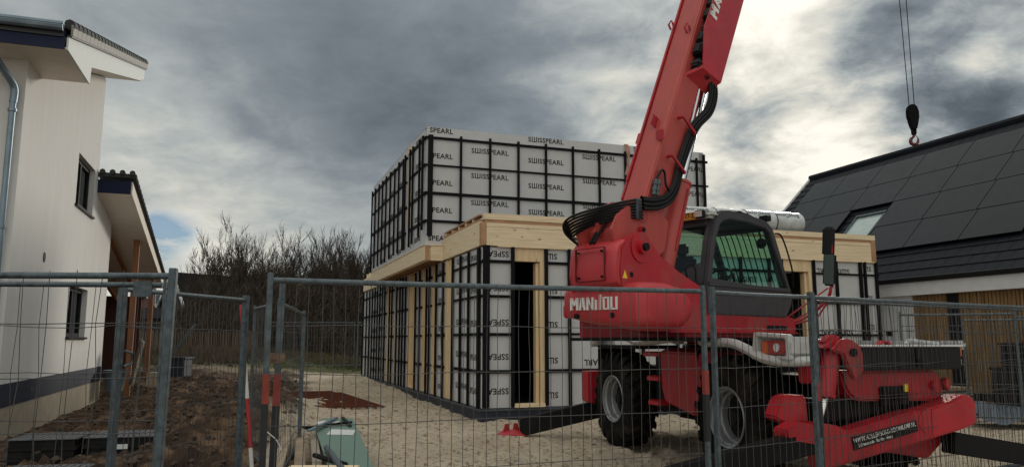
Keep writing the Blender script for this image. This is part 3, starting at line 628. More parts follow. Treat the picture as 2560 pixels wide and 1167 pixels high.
# ------------------------------------------------------------------ slate-roofed house on the right
rh = empty('slate_roof_house', hb.location, R(19.5), label='house with dark slate roof full of solar panels and upright timber cladding', cat='house')
S45 = math.sqrt(.5)
def RS(f, s, h=0.0): return Vector((11.0 + (s - h) * S45, f, 3.114 + (s + h) * S45))   # point on the roof slope
def slab(mb, f0, f1, s0, s1, h0, h1):
    vs = [RS(f, s, h) for h in (h0, h1) for s in (s0, s1) for f in (f0, f1)]
    mb.add(vs, [(0, 2, 3, 1), (4, 5, 7, 6), (0, 1, 5, 4), (2, 6, 7, 3), (0, 4, 6, 2), (1, 3, 7, 5)])
mb = MB(); slab(mb, -9, 8.1, 0, 6.42, -.22, -.03)
row = 0; s = 0.0; rt = random.Random(4)
while s < 6.3:
    f = -9.0 - (.17 if row % 2 else 0)
    while f < 8.05:
        h = rt.uniform(0, .004); f1 = min(f + .33, 8.08)
        vs = [RS(max(f, -9) + .004, s, .018 + h), RS(f1, s, .018 + h), RS(f1, s + .345, -.004), RS(max(f, -9) + .004, s + .345, -.004), RS(max(f, -9) + .004, s, -.03), RS(f1, s, -.03)]
        mb.add(vs, [(0, 1, 2, 3), (4, 5, 1, 0)]); f += .34
    row += 1; s += .33
mb.build('roof', SLATE, rh, fix=False)
mb = MB(); mb.tube([RS(-9, 6.42, .03), RS(8.14, 6.42, .03)], .11, 8); slab(mb, -9, 8.14, 6.3, 6.46, .0, .05)
mb.prism([(11.0, 3.0), (15.54, 7.55), (20.1, 3.0)], 'y', 7.9, 8.0); mb.build('ridge_cap', SLATE, rh)
mb = MB(); slab(mb, 8.08, 8.16, -.1, 6.45, -.25, .06); mb.build('verge_trim', GFAS, rh)
mb = MB(); mb.add([Vector((15.5, -9, 7.6)), Vector((15.5, 8.1, 7.6)), Vector((20.2, 8.1, 2.9)), Vector((20.2, -9, 2.9))], [(0, 1, 2, 3)]); mb.build('rear_roof', SLATE, rh, fix=False)
grp_f = [7.34, 5.73, 4.11, 2.46, .82, -.82, -2.46]; rows = [(4.62, 5.74), (3.47, 4.59), (2.32, 3.44), (1.17, 2.29)]
for ci in range(6):
    for ri, (s0, s1) in enumerate(rows):
        if ri >= 2 and ci == 2: continue
        f1, f0 = grp_f[ci] - .012 - .05 * (0), grp_f[ci + 1] + .012; sh = -.075 * ri if ci < 9 else 0
        p = MB(); slab(p, f0 + sh, f1 + sh, s0, s1, .085, .12); p.build('solar_panel', SOLAR, rh)
for ri, (s0, s1) in enumerate(rows[:1] * 3):
    pass
for k, f0 in enumerate((-4.12, -5.78, -7.44)):
    for ri, (s0, s1) in enumerate(rows[:2]):
        p = MB(); slab(p, f0 - .075 * ri, f0 + 1.62 - .075 * ri, s0, s1, .085, .12); p.build('solar_panel', SOLAR, rh)
mb = MB()
for (s0, s1) in rows:
    for s in (s0 + .25, s1 - .25): slab(mb, -2.5, 7.2, s - .02, s + .02, .0, .08) if s > 3.4 else (slab(mb, -2.4, 2.2, s - .02, s + .02, .0, .08), slab(mb, 4.0, 6.9, s - .02, s + .02, .0, .08))
mb.build('panel_rail', BLK, rh)
f = MB(); f1_, f0_ = 3.42, 2.36
slab(f, f0_ - .06, f0_, 1.95, 3.0, 0, .12); slab(f, f1_, f1_ + .06, 1.95, 3.0, 0, .12); slab(f, f0_ - .06, f1_ + .06, 3.0, 3.07, 0, .14); slab(f, f0_ - .06, f1_ + .06, 1.88, 1.95, 0, .12)
fo = f.build('roof_window', GALV, rh); p = MB(); slab(p, f0_, f1_, 1.95, 3.0, .06, .075); p.build('pane', mat('milky_roof_glass', (.42, .5, .48), .12, spec=.8), fo)
mb = MB(); mb.tube([(10.93, -9, 3.08), (10.93, 8.1, 3.08)], .065, 8); mb.box(10.86, 10.99, -9, 8.1, 3.10, 3.125); mb.build('gutter', BLKP, rh)
mb = MB(); mb.box(10.96, 11.2, -9, 8.1, 2.70, 3.03); mb.build('fascia', GFAS, rh)
mb = MB(); mb.box(11.2, 11.4, -9, -1.45, .45, 2.70); mb.box(11.2, 11.4, -1.1, -.12, .45, 2.70)
rc = random.Random(8); y = -9.0
while y < -.2:
    if not (-1.5 < y < -1.08): wv = rc.uniform(.05, .09); mb.box(11.165 - rc.uniform(0, .012), 11.199, y, min(y + wv, -.13), .42, 2.695); y += wv + .022
    else: y = -1.08
mb.build('timber_cladding', CLAD, rh)
mb = MB(); mb.box(11.17, 11.4, -.12, 8.0, .3, 2.70); mb.build('white_wall', PLW, rh)
mb = MB(); mb.box(11.155, 11.168, .55, .75, 1.72, 1.85); mb.build('name_plate', BLKP, rh)
mb = MB(); mb.box(11.19, 11.36, -1.45, -1.1, .3, 2.70); mb.build('dark_door', FRM, rh)
mb = MB(); mb.box(11.175, 11.4, -9, -.12, .30, .42); mb.box(11.18, 11.4, -9, 8.0, -.1, .298); mb.build('base_skirt', FRM, rh)
mb = MB(); mb.box(10.5, 11.15, -9, 1.0, .0, .16); mb.box(10.7, 11.15, -9, 1.0, .165, .26); mb.build('brick_step', BRK, rh)
mb = MB(); mb.box(11.4, 20, 7.8, 7.9, 0, 3.0); mb.build('gable_wall', PLW, rh)

# ------------------------------------------------------------------ site fencing
def jit(a): return rj.uniform(-a, a)
def fence(p0, p1, label, zt=2.0, zb=.12, dx=.085, hs=None, wr=.0029, pr=.021, rails=True, group='galvanised site fence panels', seed=1, wob=.006, post_ext=.05, top_r=.02, base=0.0, poke=0.0, plate=None, paint=(), rigid=False, dx2=None, lean=0.0):
    p0 = Vector((*p0, 0)); p1 = Vector((*p1, 0)); L = (p1 - p0).length; ang = math.atan2(p1.y - p0.y, p1.x - p0.x); rq = random.Random(seed)
    t = empty('site_fence', (p0.x, p0.y, base), ang, label=label, cat='fence', group=group)
    for i, x in enumerate((0, L)):
        m = MB(); m.tube([(x + (lean if i else 0), 0, zb), (x, 0, zt + post_ext)], pr * 1.25, 4, r2=pr * 1.25); po = m.build('post', GALV, t, bevel=.004)
        for (pi, z0, z1, mm) in paint:
            if pi == i: q = MB(); q.tube([(x, 0, z0), (x, 0, z1)], pr * 1.25 + .003, 4); q.build('paint_band', mm, po)
    m = MB(); m.tube([(0.02, 0, zt), (L * .5, 0, zt + jit(.006)), (L - .02, 0, zt)], top_r, 10); m.build('top_rail', GALV, t, smooth=True)
    m = MB(); m.tube([(0.02, 0, zb + .05), (L - .02, 0, zb + .05)], top_r, 8); m.build('bottom_rail', GALV, t, smooth=True)
    m = MB(); nvw = int(L / dx)
    hs = hs or [1.70, 1.37, 1.04, .71, .40]
    for i in range(1, nvw):
        x = i * L / nvw + rq.uniform(-wob, wob) * 1.5; zz = [zb + .05] + sorted(hs) + [zt + (rq.uniform(-.02, poke) if poke else 0)]
        m.tube([(x + rq.uniform(-wob, wob), .003 + (rq.uniform(-wob, wob)), z) for z in zz], wr, 3, cap=False)
    for z in hs:
        xsn = [0.02 + (L - .04) * k / 12 for k in range(13)]
        m.tube([(x, -.004, z + rq.uniform(-wob, wob) * .9) for x in xsn], wr * 1.15, 3, cap=False)
    m.build('wire_mesh', WIRE, t, fix=False)
    return t
fence((-5.58, 4.47), (-2.13, 4.77), 'nearest left fence panel running off the left edge of the photo', dx=.145, seed=2, wob=.012, poke=.05, wr=.003, pr=.026, top_r=.021, base=-.0, lean=-.03)
A2 = fence((-6.0, 5.28), (-2.53, 5.54), 'second left fence panel just behind the nearest one with a steel plate at its rail', dx=.16, seed=3, wob=.014, zt=2.0, pr=.012)
m = MB(); m.box(3.27, 3.40, -.035, -.025, 1.91, 2.025); m.build('clamp_plate', GALV, A2, bevel=.004)
Bp = fence((-3.07, 6.0), (-2.67, 7.65), 'short angled gate panel of dense wire between the two left posts', dx=.06, seed=4, pr=.03, wob=.004)
m = MB(); m.tube([(.03, -.03, 1.52), (.09, -.05, 1.5), (.09, -.05, 1.42), (.03, -.03, 1.4)], .012, 6); m.build('latch', GALV, Bp)
fence((-3.0, 9.36), (-3.47, 10.3), 'fence panel running back over the mud heap behind the short gate', dx=.05, seed=5, zt=2.02)
fence((-2.40, 7.9), (-3.05, 11.2), 'fence panel folded back behind the red and black painted gate posts', dx=.2, seed=6, zt=1.98, pr=.03, paint=())
Dp = fence((-1.62, 5.09), (1.57, 6.27), 'long front fence panel in front of the red telehandler rear with painted posts', dx=.083, seed=7, wob=.007, poke=.02,
      paint=((0, 1.19, 1.38, PGLO), (0, .15, 1.189, PBLK), (1, 1.17, 1.36, PGLO), (1, .80, 1.169, PBLK)))
gp = empty('gate_post', (-1.665, 5.42, 0), .3, label='spare galvanised post with red and black paint clamped beside the long front panel', cat='post')
m = MB(); m.tube([(0, 0, .02), (0, 0, 2.0)], .032, 4); m.build('post_tube', GALV, gp, bevel=.004)
m = MB(); m.tube([(0, 0, 1.15), (0, 0, 1.37)], .0355, 4); m.build('paint_band', PGLO, gp); m = MB(); m.tube([(0, 0, .03), (0, 0, 1.149)], .0355, 4); m.build('paint_band', PBLK, gp)
m = MB(); m.box(-.085, .045, -.05, .05, 1.44, 1.51); m.tube([(-.03, -.08, 1.475), (-.03, .07, 1.475)], .02, 8); m.build('coupling_clamp', mat('brass_clamp', (.16, .11, .08), .4, metal=.6, var=.4, scale=20), gp, bevel=.008)
m = MB()
for z, dz in ((.62, -.16), (.98, -.1), (.42, -.2)): m.tube(curve_pts([(-.05, -.05, z), (.01, -.06, z - .05), (.04, -.05, z + dz), (.05, -.045, z + dz - .03)], 5), .004, 5)
m.build('wire_tie', PWHT, gp)
fence((1.69, 6.43), (2.79, 7.14), 'narrow fence panel in front of the telehandler rear wheel and white guard', dx=.082, seed=8, pr=.023, wob=.005)
fence((2.82, 7.16), (6.5, 9.48), 'right fence panel in front of the red stabiliser running off the right edge', dx=.085, seed=9, wob=.012, pr=.022, paint=((0, 1.05, 1.21, PGLO), (0, .72, 1.049, PBLK)))
fence((2.9, 7.28), (6.6, 9.62), 'rear one of the doubled right fence panels in front of the stabiliser', dx=.085, seed=10, wob=.013, pr=.008, zt=1.97, top_r=.012, hs=[1.69, 1.35, 1.05, .70, .38])
# far fences
def far(px0, px1, lab, seed, **k): fence(px0, px1, lab, dx=.12, seed=seed, wr=.006, **k)
far((-6.9, 33.6), (-6.9 - 3.4, 32.6), 'far fence panel in front of the bare bushes at the end of the sand', 21, base=.37, zt=2.0)
far((-6.75, 33.6), (-4.0, 34.5), 'far fence panel half hidden by the left wall of the unfinished house', 22, base=.37, zt=2.0)
far((8.6, 14.6), (11.0, 13.9), 'rear fence panel before the timber cladding beside the white wall', 23, base=.12, zt=1.86, hs=[1.6, 1.25, .9, .5])
far((6.9, 13.6), (8.55, 13.0), 'rear fence panel behind the black box of the telehandler', 24, base=.15, zt=1.9)
far((9.15, 13.9), (11.6, 14.2), 'rear fence panel ending off the right edge before the timber cladding', 25, base=.12, zt=1.9)
m = MB(); m.box(-2.5, -2.2, 7.35, 7.95, .01, .13); tag(m.build('fence_foot', mat('concrete_foot', (.22, .22, .2), .9, dirt=.3), None, bevel=.02), 'grey concrete fence foot under the short angled gate panel', 'fence foot')
# red and white ranging pole
def pole(a, b, lab, n=4, r=.02, first=0):
    a, b = Vector(a), Vector(b); t = empty('ranging_pole', a, label=lab, cat='pole')
    for i in range(n):
        m = MB(); m.tube([(b - a) * (i / n), (b - a) * ((i + 1) / n)], r, 10); m.build('band', PRED if (i + first) % 2 else PWHT, t, smooth=True)
pole((-2.60, 7.95, .02), (-2.93, 8.25, 1.98), 'thin red and white banded pole leaning on the short gate panel', 4, .020)

# ------------------------------------------------------------------ telehandler
CX, CY = 3.17, 10.78
th = empty('telehandler', (CX, CY, 0), 0, label='red rotating telehandler with raised boom, dark cab and stabilisers behind the fence', cat='telehandler')
MT = Matrix.Rotation(R(-47.8), 4, 'Z'); MC = Matrix.Rotation(R(-161.66), 4, 'Z')
def T(): return MB(MT)
def K(): return MB(MC)
# --- wheels
def wheel(r0, f, sgn, steer=0.0):
    M = MC @ Matrix.Translation((r0, f, .72)) @ Matrix.Rotation(steer, 4, 'Z') @ Matrix.Scale(sgn, 4, (1, 0, 0))
    w_ = bpy.data.objects.new('wheel', None); C.objects.link(w_); w_.parent = th; w_.empty_display_size = .2
    m = MB(M); m.lathe([(-.20, .345), (-.215, .40), (-.225, .50), (-.215, .60), (-.18, .655), (-.08, .672), (.08, .672), (.18, .655), (.215, .60), (.225, .50), (.215, .40), (.20, .345)], 'x', 48)
    nl = 22
    for i in range(nl):
        for sd in (-1, 1):
            a0 = 2 * PI * (i + (.5 if sd > 0 else 0)) / nl; ha = .055
            sec = []
            for (x, da, rr_) in ((.0 * sd, .20, .70), (.10 * sd, .09, .718), (.20 * sd, 0.0, .705), (.232 * sd, -.02, .625)):
                q = []
                for (ds, dr) in ((-ha, 0), (ha, 0), (ha * 1.25, -.055), (-ha * 1.25, -.055)):
                    aa = a0 + da + ds; q.append((x, (rr_ + dr) * math.cos(aa), (rr_ + dr) * math.sin(aa)))
                sec.append(q)
            m.loft(sec)
    m.build('tyre', RUB, w_, bevel=0)
    m = MB(M); m.lathe([(.17, .352), (.215, .352), (.222, .345), (.215, .33), (.19, .325), (.17, .30), (.10, .292), (.085, .27), (.02, .255)], 'x', 40)
    m.lathe([(-.20, .35), (-.2, .32), (-.1, .3), (-.1, .0)], 'x', 30); m.build('rim', RIM, w_, smooth=True)
    m = MB(M); m.lathe([(.021, .256), (.015, .20), (.04, .19), (.04, .12), (.10, .11), (.11, .0)], 'x', 30)
    for k in range(10): a = 2 * PI * k / 10; m.tube([(.035, .155 * math.cos(a), .155 * math.sin(a)), (.06, .155 * math.cos(a), .155 * math.sin(a))], .013, 6)
    m.lathe([(.10, .09), (.13, .08), (.135, .0)], 'x', 16); m.build('hub', BLK, w_)
for f, st in ((1.45, 0.0), (-1.55, 0.0)):
    wheel(.99, f, 1, st); wheel(-.99, f, -1, st)
# --- chassis
m = K(); m.box(-.42, .42, -2.45, 2.35, .62, 1.20); m.box(-.55, .55, -.75, .75, .5, 1.35); m.build('chassis', BLK, th, bevel=.02)
for f in (1.45, -1.55):
    m = K(); m.tube([(-.8, f, .72), (.8, f, .72)], .14, 12); m.tube([(-.3, f, .72), (.3, f, .72)], .24, 14); m.build('axle', BLK, th, smooth=True)
m = K(); m.box(-.92, .92, -.72, .62, .62, 1.44); m.build('dark_skirt', BLK, th, bevel=.03)  # black box added to make the open space between the wheels dark
for f0, f1 in ((.72, 2.32), (-2.25, -.86)):
    for r0, r1 in ((.45, 1.12), (-1.12, -.45)):
        m = K(); m.box(r0, r1, f0, f1, 1.475, 1.53); m.box(r0, r1, f0, f0 + .04, 1.1 if f0 < 0 else 1.3, 1.474); m.build('inner_fender', BLK, th, bevel=.008)
m = K(); m.lathe([(1.2, .0), (1.2, .62), (1.5, .62), (1.5, .70), (1.60, .70), (1.60, 0)], 'z', 40); m.build('slew_ring', BLK, th)
m = K(); m.loft([[(1.13, -.20, 1.45), (1.13, .72, 1.44), (1.13, .88, .98), (1.13, .62, .66), (1.13, -.10, .80), (1.13, -.16, .95)], [(.98, -.26, 1.5), (.98, .9, 1.5), (.98, 1.0, 1.0), (.98, .68, .62), (.98, -.16, .74), (.98, -.22, .95)], [(.5, -.26, 1.5), (.5, .86, 1.5), (.5, .9, 1.0), (.5, .68, .62), (.5, -.16, .74), (.5, -.22, .95)]])
m.build('side_tank', RED, th, bevel=.02)
for z, f0 in ((1.38, -.62), (1.05, -.52), (.72, -.50)):
    m = K(); m.box(.9, 1.16, f0, -.2, z, z + .05)
    for i in range(8): x = f0 + .01 + i * .04; m.box(.93 + .0, 1.15, x, x + .012, z + .05, z + .066)
    m.build('step', RED, th)
m = K(); m.box(-1.12, -.5, -.6, .7, .7, 1.45); m.build('side_tank', RED, th, bevel=.04)
# --- white guards over the wheels
def guard(pts, name='wheel_guard', wd=.09, th_=.055, sg=1):
    P = curve_pts(pts, 6); m = K(); secs = []
    for i, p in enumerate(P):
        d = (P[min(i + 1, len(P) - 1)] - P[max(i - 1, 0)]).normalized(); o = Vector((1, 0, 0)) * .0
        u = Vector((-d.y * 0 + 1, 0, 0)) if abs(d.x) < .7 else Vector((0, 1, 0)); v = d.cross(u).normalized()
        q = []
        for k in range(10):
            a = 2 * PI * k / 10; q.append(p + u * (wd * math.cos(a)) + v * (th_ * math.sin(a)))
        secs.append(q)
    m.loft(secs); return m.build(name, WHT, th, smooth=True)
guard([(1.14, -2.2, 1.57), (1.18, -2.0, 1.67), (1.2, -1.5, 1.665), (1.2, -1.1, 1.665), (1.2, -.8, 1.60), (1.2, -.5, 1.58), (1.18, .15, 1.62), (1.12, .3, 1.6)], wd=.11)
m = K(); m.box(.9, 1.22, -2.28, -1.75, 1.66, 1.76); m.box(.8, 1.24, -2.3, -2.24, 1.5, 1.76); m.build('rear_light_board', WHT, th, bevel=.02)
guard([(1.12, .85, 1.59), (1.18, 1.1, 1.575), (1.2, 1.6, 1.57), (1.2, 1.9, 1.50), (1.2, 2.2, 1.41), (1.2, 2.45, 1.385), (1.1, 2.6, 1.385), (.95, 2.62, 1.39)], wd=.06, th_=.055)
m = K(); m.ring([(2.02, 1.40), (2.62, 1.40), (2.62, 1.66), (2.08, 1.69)], [(2.13, 1.44), (2.6, 1.44), (2.6, 1.62), (2.13, 1.64)], 'x', 1.14, 1.24); m.box(.9, 1.14, 2.0, 2.6, 1.44, 1.64)
m.box(.86, 1.2, 2.56, 2.64, 1.46, 1.59); lb = m.build('rear_light_board', WHT, th, bevel=.015)
m = K(); m.box(1.15, 1.2, 2.17, 2.58, 1.45, 1.60); m.build('brake_light', LRED, lb, bevel=.012)
m = K(); m.box(1.196, 1.21, 2.17, 2.28, 1.46, 1.59); m.build('indicator', LORA, lb, bevel=.004)
m = K(); m.tube([(1.19, 2.425, 1.525), (1.215, 2.425, 1.525)], .046, 16); m.build('reversing_light', LWHT, lb)
m = K(); m.tube([(1.19, 2.545, 1.525), (1.225, 2.545, 1.525)], .046, 16); m.build('tail_light', LRED, lb)
m = K(); m.box(-1.24, -1.1, 1.0, 2.6, 1.50, 1.6); m.box(-1.24, -1.1, -2.3, .2, 1.55, 1.65); m.build('wheel_guard', WHT, th, bevel=.03)
# rods / grille between chassis and turret
m = K()
for i in range(5): m.tube([(1.08 - i * .02, .05, 1.70 - i * .035), (1.02, .72, 1.69 - i * .035)], .008, 5)
m.build('grille_bar', RED, th)
# --- stabiliser frame on the chassis end nearest the camera
m = K(); m.prism([(.60, 1.28), (.57, 1.14), (.52, 1.05), (.44, .99), (.36, .97), (-.61, .95), (-.72, .97), (-.77, 1.03), (-.78, 1.12), (-.74, 1.20), (-.66, 1.285)], 'y', 2.30, 2.66); m.build('front_plate', RED, th, bevel=.025)
m = K(); m.prism([(-.80, 1.05), (-.84, 1.1), (-.84, 1.18), (-.78, 1.2), (-.74, 1.12)], 'y', 2.62, 2.70); m.tube([(-.62, 2.66, 1.12), (-.62, 2.70, 1.12)], .05, 14); m.build('lug', RED, th, bevel=.01)
m = K(); m.box(-.25, .12, 2.655, 2.70, .92, 1.12); m.tube([(-.05, 2.70, 1.02), (-.05, 2.78, 1.0)], .05, 12); m.build('towing_hitch', BLK, th, bevel=.02)
m = K(); m.box(-.22, -.17, 2.705, 2.715, 1.06, 1.14); m.build('yellow_tag', YST, th)
m = K(); m.prism([(.80, 1.54), (.73, 1.61), (.66, 1.62), (.58, 1.60), (.49, 1.54), (.465, 1.46), (.47, 1.28), (.60, 1.20), (.66, 1.32), (.72, 1.46), (.86, 1.50)], 'y', 2.78, 2.85)
m.prism([(.98, 1.48), (.92, 1.55), (.80, 1.60), (.70, 1.62), (.58, 1.58), (.55, 1.2), (.95, 1.15)], 'y', 2.42, 2.56); m.prism([(.92, 1.52), (.73, 1.615), (.50, 1.54), (.60, 1.50)], 'y', 2.56, 2.78)
m.prism([(.62, 1.62), (.66, 1.66), (.74, 1.66), (.84, 1.58), (.8, 1.55)], 'y', 2.6, 2.72); m.build('cylinder_bracket', RED, th, bevel=.015)
m = K(); m.tube([(.60, 2.80, 1.48), (.60, 2.875, 1.48)], .042, 16); m.build('bracket_pin', BLK, th)
m = K(); m.box(-.93, .43, 2.36, 2.78, 1.29, 1.53); bx = m.build('black_locker', BLKP, th, bevel=.012)
m = K(); m.box(-.95, .45, 2.34, 2.80, 1.533, 1.553); m.build('locker_lid', GFAS, bx, bevel=.004)
m = K(); m.box(-.36, -.28, 2.78, 2.795, 1.33, 1.52); m.tube([(-.32, 2.80, 1.38), (-.32, 2.82, 1.38)], .03, 10); m.build('locker_catch', BLK, bx)
m = K(); m.prism([(-.14, 1.553), (-.10, 1.60), (-.02, 1.60), (.04, 1.553), (0, 1.553), (-.03, 1.58), (-.08, 1.58), (-.11, 1.553)], 'y', 2.55, 2.62); m.build('lifting_eye', RED, th)
m = K(); m.tube(curve_pts([(-.45, 2.5, 1.56), (-.5, 2.5, 1.60), (-.62, 2.5, 1.59), (-.92, 2.5, 1.56)], 5), .022, 8); m.build('work_hose', WHT, th, smooth=True)
m = K(); m.box(-.965, -.93, 2.62, 2.76, 1.42, 1.53); m.build('indicator', LORA, th, bevel=.01)
m = K(); m.tube([(-.96, 2.7, 1.34), (-.96, 2.7, 1.40)], .035, 12); m.build('reversing_light', LWHT, th)
m = K(); m.tube([(.72, 2.68, 1.47), (.86, 2.72, 1.06)], .092, 16); m.tube([(.855, 2.72, 1.07), (.865, 2.72, 1.03)], .10, 16); cy = m.build('stabiliser_cylinder', RED, th, smooth=True)
m = K(); m.tube([(.862, 2.72, 1.04), (.975, 2.74, .80)], .034, 14); m.build('cylinder_rod', CHROME, cy, smooth=True)
def cbox(nm, pts, f0, f1, mm=RED, bev=.02, **k): m = K(); m.prism(pts, 'y', f0, f1); return m.build(nm, mm, th, bevel=bev, **k)
sb = cbox('stabiliser_beam', [(1.10, .80), (.86, .76), (.73, .70), (-.13, .87), (-.25, .875), (-.45, .915), (-.64, .96), (-.80, 1.02), (-.92, 1.02), (-1.00, .93), (-.99, .72), (-.77, .66), (-.02, .52), (1.05, .33)], 2.62, 2.86)
m = K(); ang = math.atan2(.16, .86); m.prism([(.68, .51), (-.16, .67), (-.14, .78), (.70, .64)], 'y', 2.861, 2.868); sg_ = m.build('company_sign', BLKP, sb)
ux = Vector((-.84, 0, .15)).normalized(); uz = Vector((.15, 0, .84)).normalized()
for tx, sz, pos, sq in (('WWW.HOLLENBORG-BOOMKAMP.NL', .066, (.275, 2.871, .672), .80), ('Lichtenvoorde - Ruurlo - Neede', .05, (.40, 2.871, .595), .74)):
    m = K(); place_text(m, text_geo(tx, sz, .001, sq * .86), pos, ux, uz); m.build('lettering', WHTL, sb, fix=False)
cbox('stabiliser_beam', [(.9, 1.0), (-.25, .98), (-.3, .88), (.2, .80), (.85, .74)], 2.36, 2.55, BLK)
cbox('stabiliser_beam', [(.1, .55), (-.86, .66), (-.88, .54), (-.79, .51), (-.55, .33), (-.28, .38), (.5, .5)], 2.36, 2.6)
cbox('stabiliser_housing', [(1.40, .83), (1.31, 1.01), (1.22, 1.05), (1.0, 1.04), (.98, .74), (1.2, .74), (1.36, .80)], 2.40, 2.60)
cbox('beam_end', [(1.42, .62), (1.44, .73), (1.30, .79), (1.12, .78), (1.02, .74), (1.0, .55)], 2.60, 2.82, bev=.015)
cbox('pad_ring', [(-.3 + .12 * math.cos(a), .76 + .12 * math.sin(a)) for a in [2 * PI * k / 16 for k in range(16)]], 2.86, 2.866, RED, 0)
def leg(pts, sec=(.085, .115)):
    m = K(); P = [Vector(p) for p in pts]; secs = []
    d = (P[1] - P[0]).normalized(); u = d.cross(Vector((0, 0, 1))).normalized(); v = u.cross(d)
    for p in P: secs.append([p + u * (a * sec[0]) + v * (b_ * sec[1]) for a, b_ in ((-1, -1), (1, -1), (1, 1), (-1, 1))])
    m.loft(secs); return m.build('stabiliser_leg', BLK, th, bevel=.012)
leg([(1.1, 2.72, .60), (3.1, 2.85, .27)]); leg([(-.7, 2.72, .52), (-3.0, 2.72, .14)])
leg([(.7, -2.75, .50), (2.2, -3.02, .17)], (.09, .14)); leg([(-.7, -2.7, .5), (-2.3, -2.9, .17)], (.09, .14))
cbox('rear_stabiliser_frame', [(1.2, 1.1), (1.2, .6), (.4, .4), (-1.2, .5), (-1.2, 1.1)], -2.75, -2.45, RED)
for (r, f) in ((2.33, -3.08), (3.15, 2.86), (-3.05, 2.72), (-2.4, -2.9)):
    z0 = .035; m = K(); m.loft([[(r + a * s, f + b_ * s2, z0 + z) for a, b_ in ((-1, -1), (1, -1), (1, 1), (-1, 1))] for s, s2, z in ((.20, .17, 0), (.20, .17, .02), (.15, .12, .07), (.06, .05, .10))])
    for dx in (-.07, .07): m.prism([(r + dx * 1.4 - .06, z0 + .06), (r + dx * 1.4 + .06, z0 + .06), (r + dx * 1.2 + .03, z0 + .20), (r + dx * 1.2 - .03, z0 + .20)], 'y', f - .03 + dx * .4, f + .03 + dx * .4)
    m.build('stabiliser_foot', RED, th, bevel=.008)
# --- turret
m = T(); prof = [(-3.46, 2.12), (-3.50, 2.30), (-3.46, 2.56), (-3.36, 2.68), (-3.22, 2.735), (-3.06, 2.725), (-2.93, 2.64), (-2.80, 2.52), (-2.45, 2.36), (-1.83, 2.14), (-1.42, 2.00), (-1.15, 1.925), (-.95, 1.90), (-.6, 1.905), (.02, 1.905), (.12, 1.88), (.14, 1.80), (.14, 1.705), (-.3, 1.70), (-2.95, 1.70)]
m.prism(prof, 'x', .745, .80); tb = m.build('turret_side_plate', RED, th, bevel=.008)
m = T(); m.prism([(p[0], min(p[1], 2.70)) for p in prof], 'x', .08, .13); m.build('turret_side_plate', RED, th)
m = T(); m.box(.13, .745, -3.1, -2.3, 1.70, 2.28); m.box(-.9, .745, -2.3, .12, 1.62, 1.88); m.box(-.9, .08, -2.6, .1, 1.88, 2.05); m.build('turret_deck', RED, th, bevel=.02)
m = T(); m.box(-.85, .74, -2.5, .05, 1.595, 1.635); m.build('turret_floor', BLK, th)
m = T(); m.box(.801, .806, -.62, -.1, 1.735, 1.79); m.build('vent_slot', BLK, tb)
m = T(); m.box(.785, .83, -2.7, .14, 1.688, 1.704); m.build('skirt_trim', RED, tb)
m = T(); m.tube([(.72, -3.15, 2.585), (.86, -3.15, 2.585)], .075, 18); m.tube([(.80, -3.15, 2.585), (.815, -3.15, 2.585)], .165, 28); m.build('pivot_pin', RED, tb, smooth=True)
m = T(); m.tube([(.86, -3.15, 2.585), (.895, -3.15, 2.585)], .042, 14); m.build('pin_cap', BLK, tb); m = T(); m.tube([(.80, -3.31, 2.285), (.803, -3.31, 2.285)], .03, 14); m.build('access_hole', BLK, tb)
m = T(); m.add([(.8025, -3.46, 2.24), (.8025, -3.38, 2.24), (.8025, -3.42, 2.33)], [(0, 1, 2)]); m.build('warning_sticker', YST, tb, fix=False)
# rear cover and counterweight
m = T(); cv = [(-3.50, 2.15), (-3.555, 2.19), (-3.57, 2.32), (-3.55, 2.50), (-3.50, 2.60), (-3.40, 2.655), (-3.15, 2.70), (-3.05, 2.66), (-3.05, 2.13), (-3.44, 2.13)]
secs = [[(r, c[0] * k + (1 - k) * -3.3, 2.40 + (c[1] - 2.40) * k) for c in cv] for r, k in ((.125, .90), (.15, .97), (.2, 1), (.72, 1), (.765, .985), (.79, .93))]
m.loft(secs); rc_ = m.build('rear_cover', REDF, th, smooth=True)
m = T(); m.ring([(.25, 2.22), (.66, 2.22), (.66, 2.57), (.25, 2.57)], [(.254, 2.224), (.656, 2.224), (.656, 2.566), (.254, 2.566)], 'y', -3.585, -3.555); m.build('hatch_seam', mat('seam_dark_red', (.12, .008, .008), .7), rc_)
m = T()
for r, z in ((.29, 2.53), (.62, 2.53), (.29, 2.26), (.62, 2.26)): m.tube([(r, -3.59, z), (r, -3.56, z)], .012, 8)
m.build('bolt', BLK, rc_)
def cwsec(r, f0, f1, z0, z1, rd=.9, nose=0.0):
    q = []; cf, cz = (f0 + f1) / 2, (z0 + z1) / 2; hf, hz = (f1 - f0) / 2, (z1 - z0) / 2
    for k in range(24):
        a = 2 * PI * k / 24; c_, s_ = math.cos(a), math.sin(a); e = .42
        x = abs(c_) ** e * (1 if c_ > 0 else -1); y = abs(s_) ** e * (1 if s_ > 0 else -1)
        z = cz + hz * y
        if x > 0: z = z + (cz - .02 - z) * nose * max(0, x) ** 3
        q.append((r, cf + hf * x, z))
    return q
m = T(); m.loft([cwsec(-.105, -3.34, -3.1, 1.93, 2.10), cwsec(-.085, -3.41, -3.0, 1.87, 2.15), cwsec(-.02, -3.46, -2.9, 1.84, 2.18), cwsec(.3, -3.48, -2.9, 1.77, 2.18), cwsec(.68, -3.49, -2.9, 1.735, 2.17), cwsec(.76, -3.49, -2.7, 1.71, 2.20, nose=.3), cwsec(.86, -3.48, -2.48, 1.70, 2.215, nose=.65), cwsec(.97, -3.47, -2.50, 1.71, 2.20, nose=.7), cwsec(1.02, -3.42, -2.56, 1.745, 2.16, nose=.6), cwsec(1.045, -3.33, -2.7, 1.80, 2.08, nose=.5)])
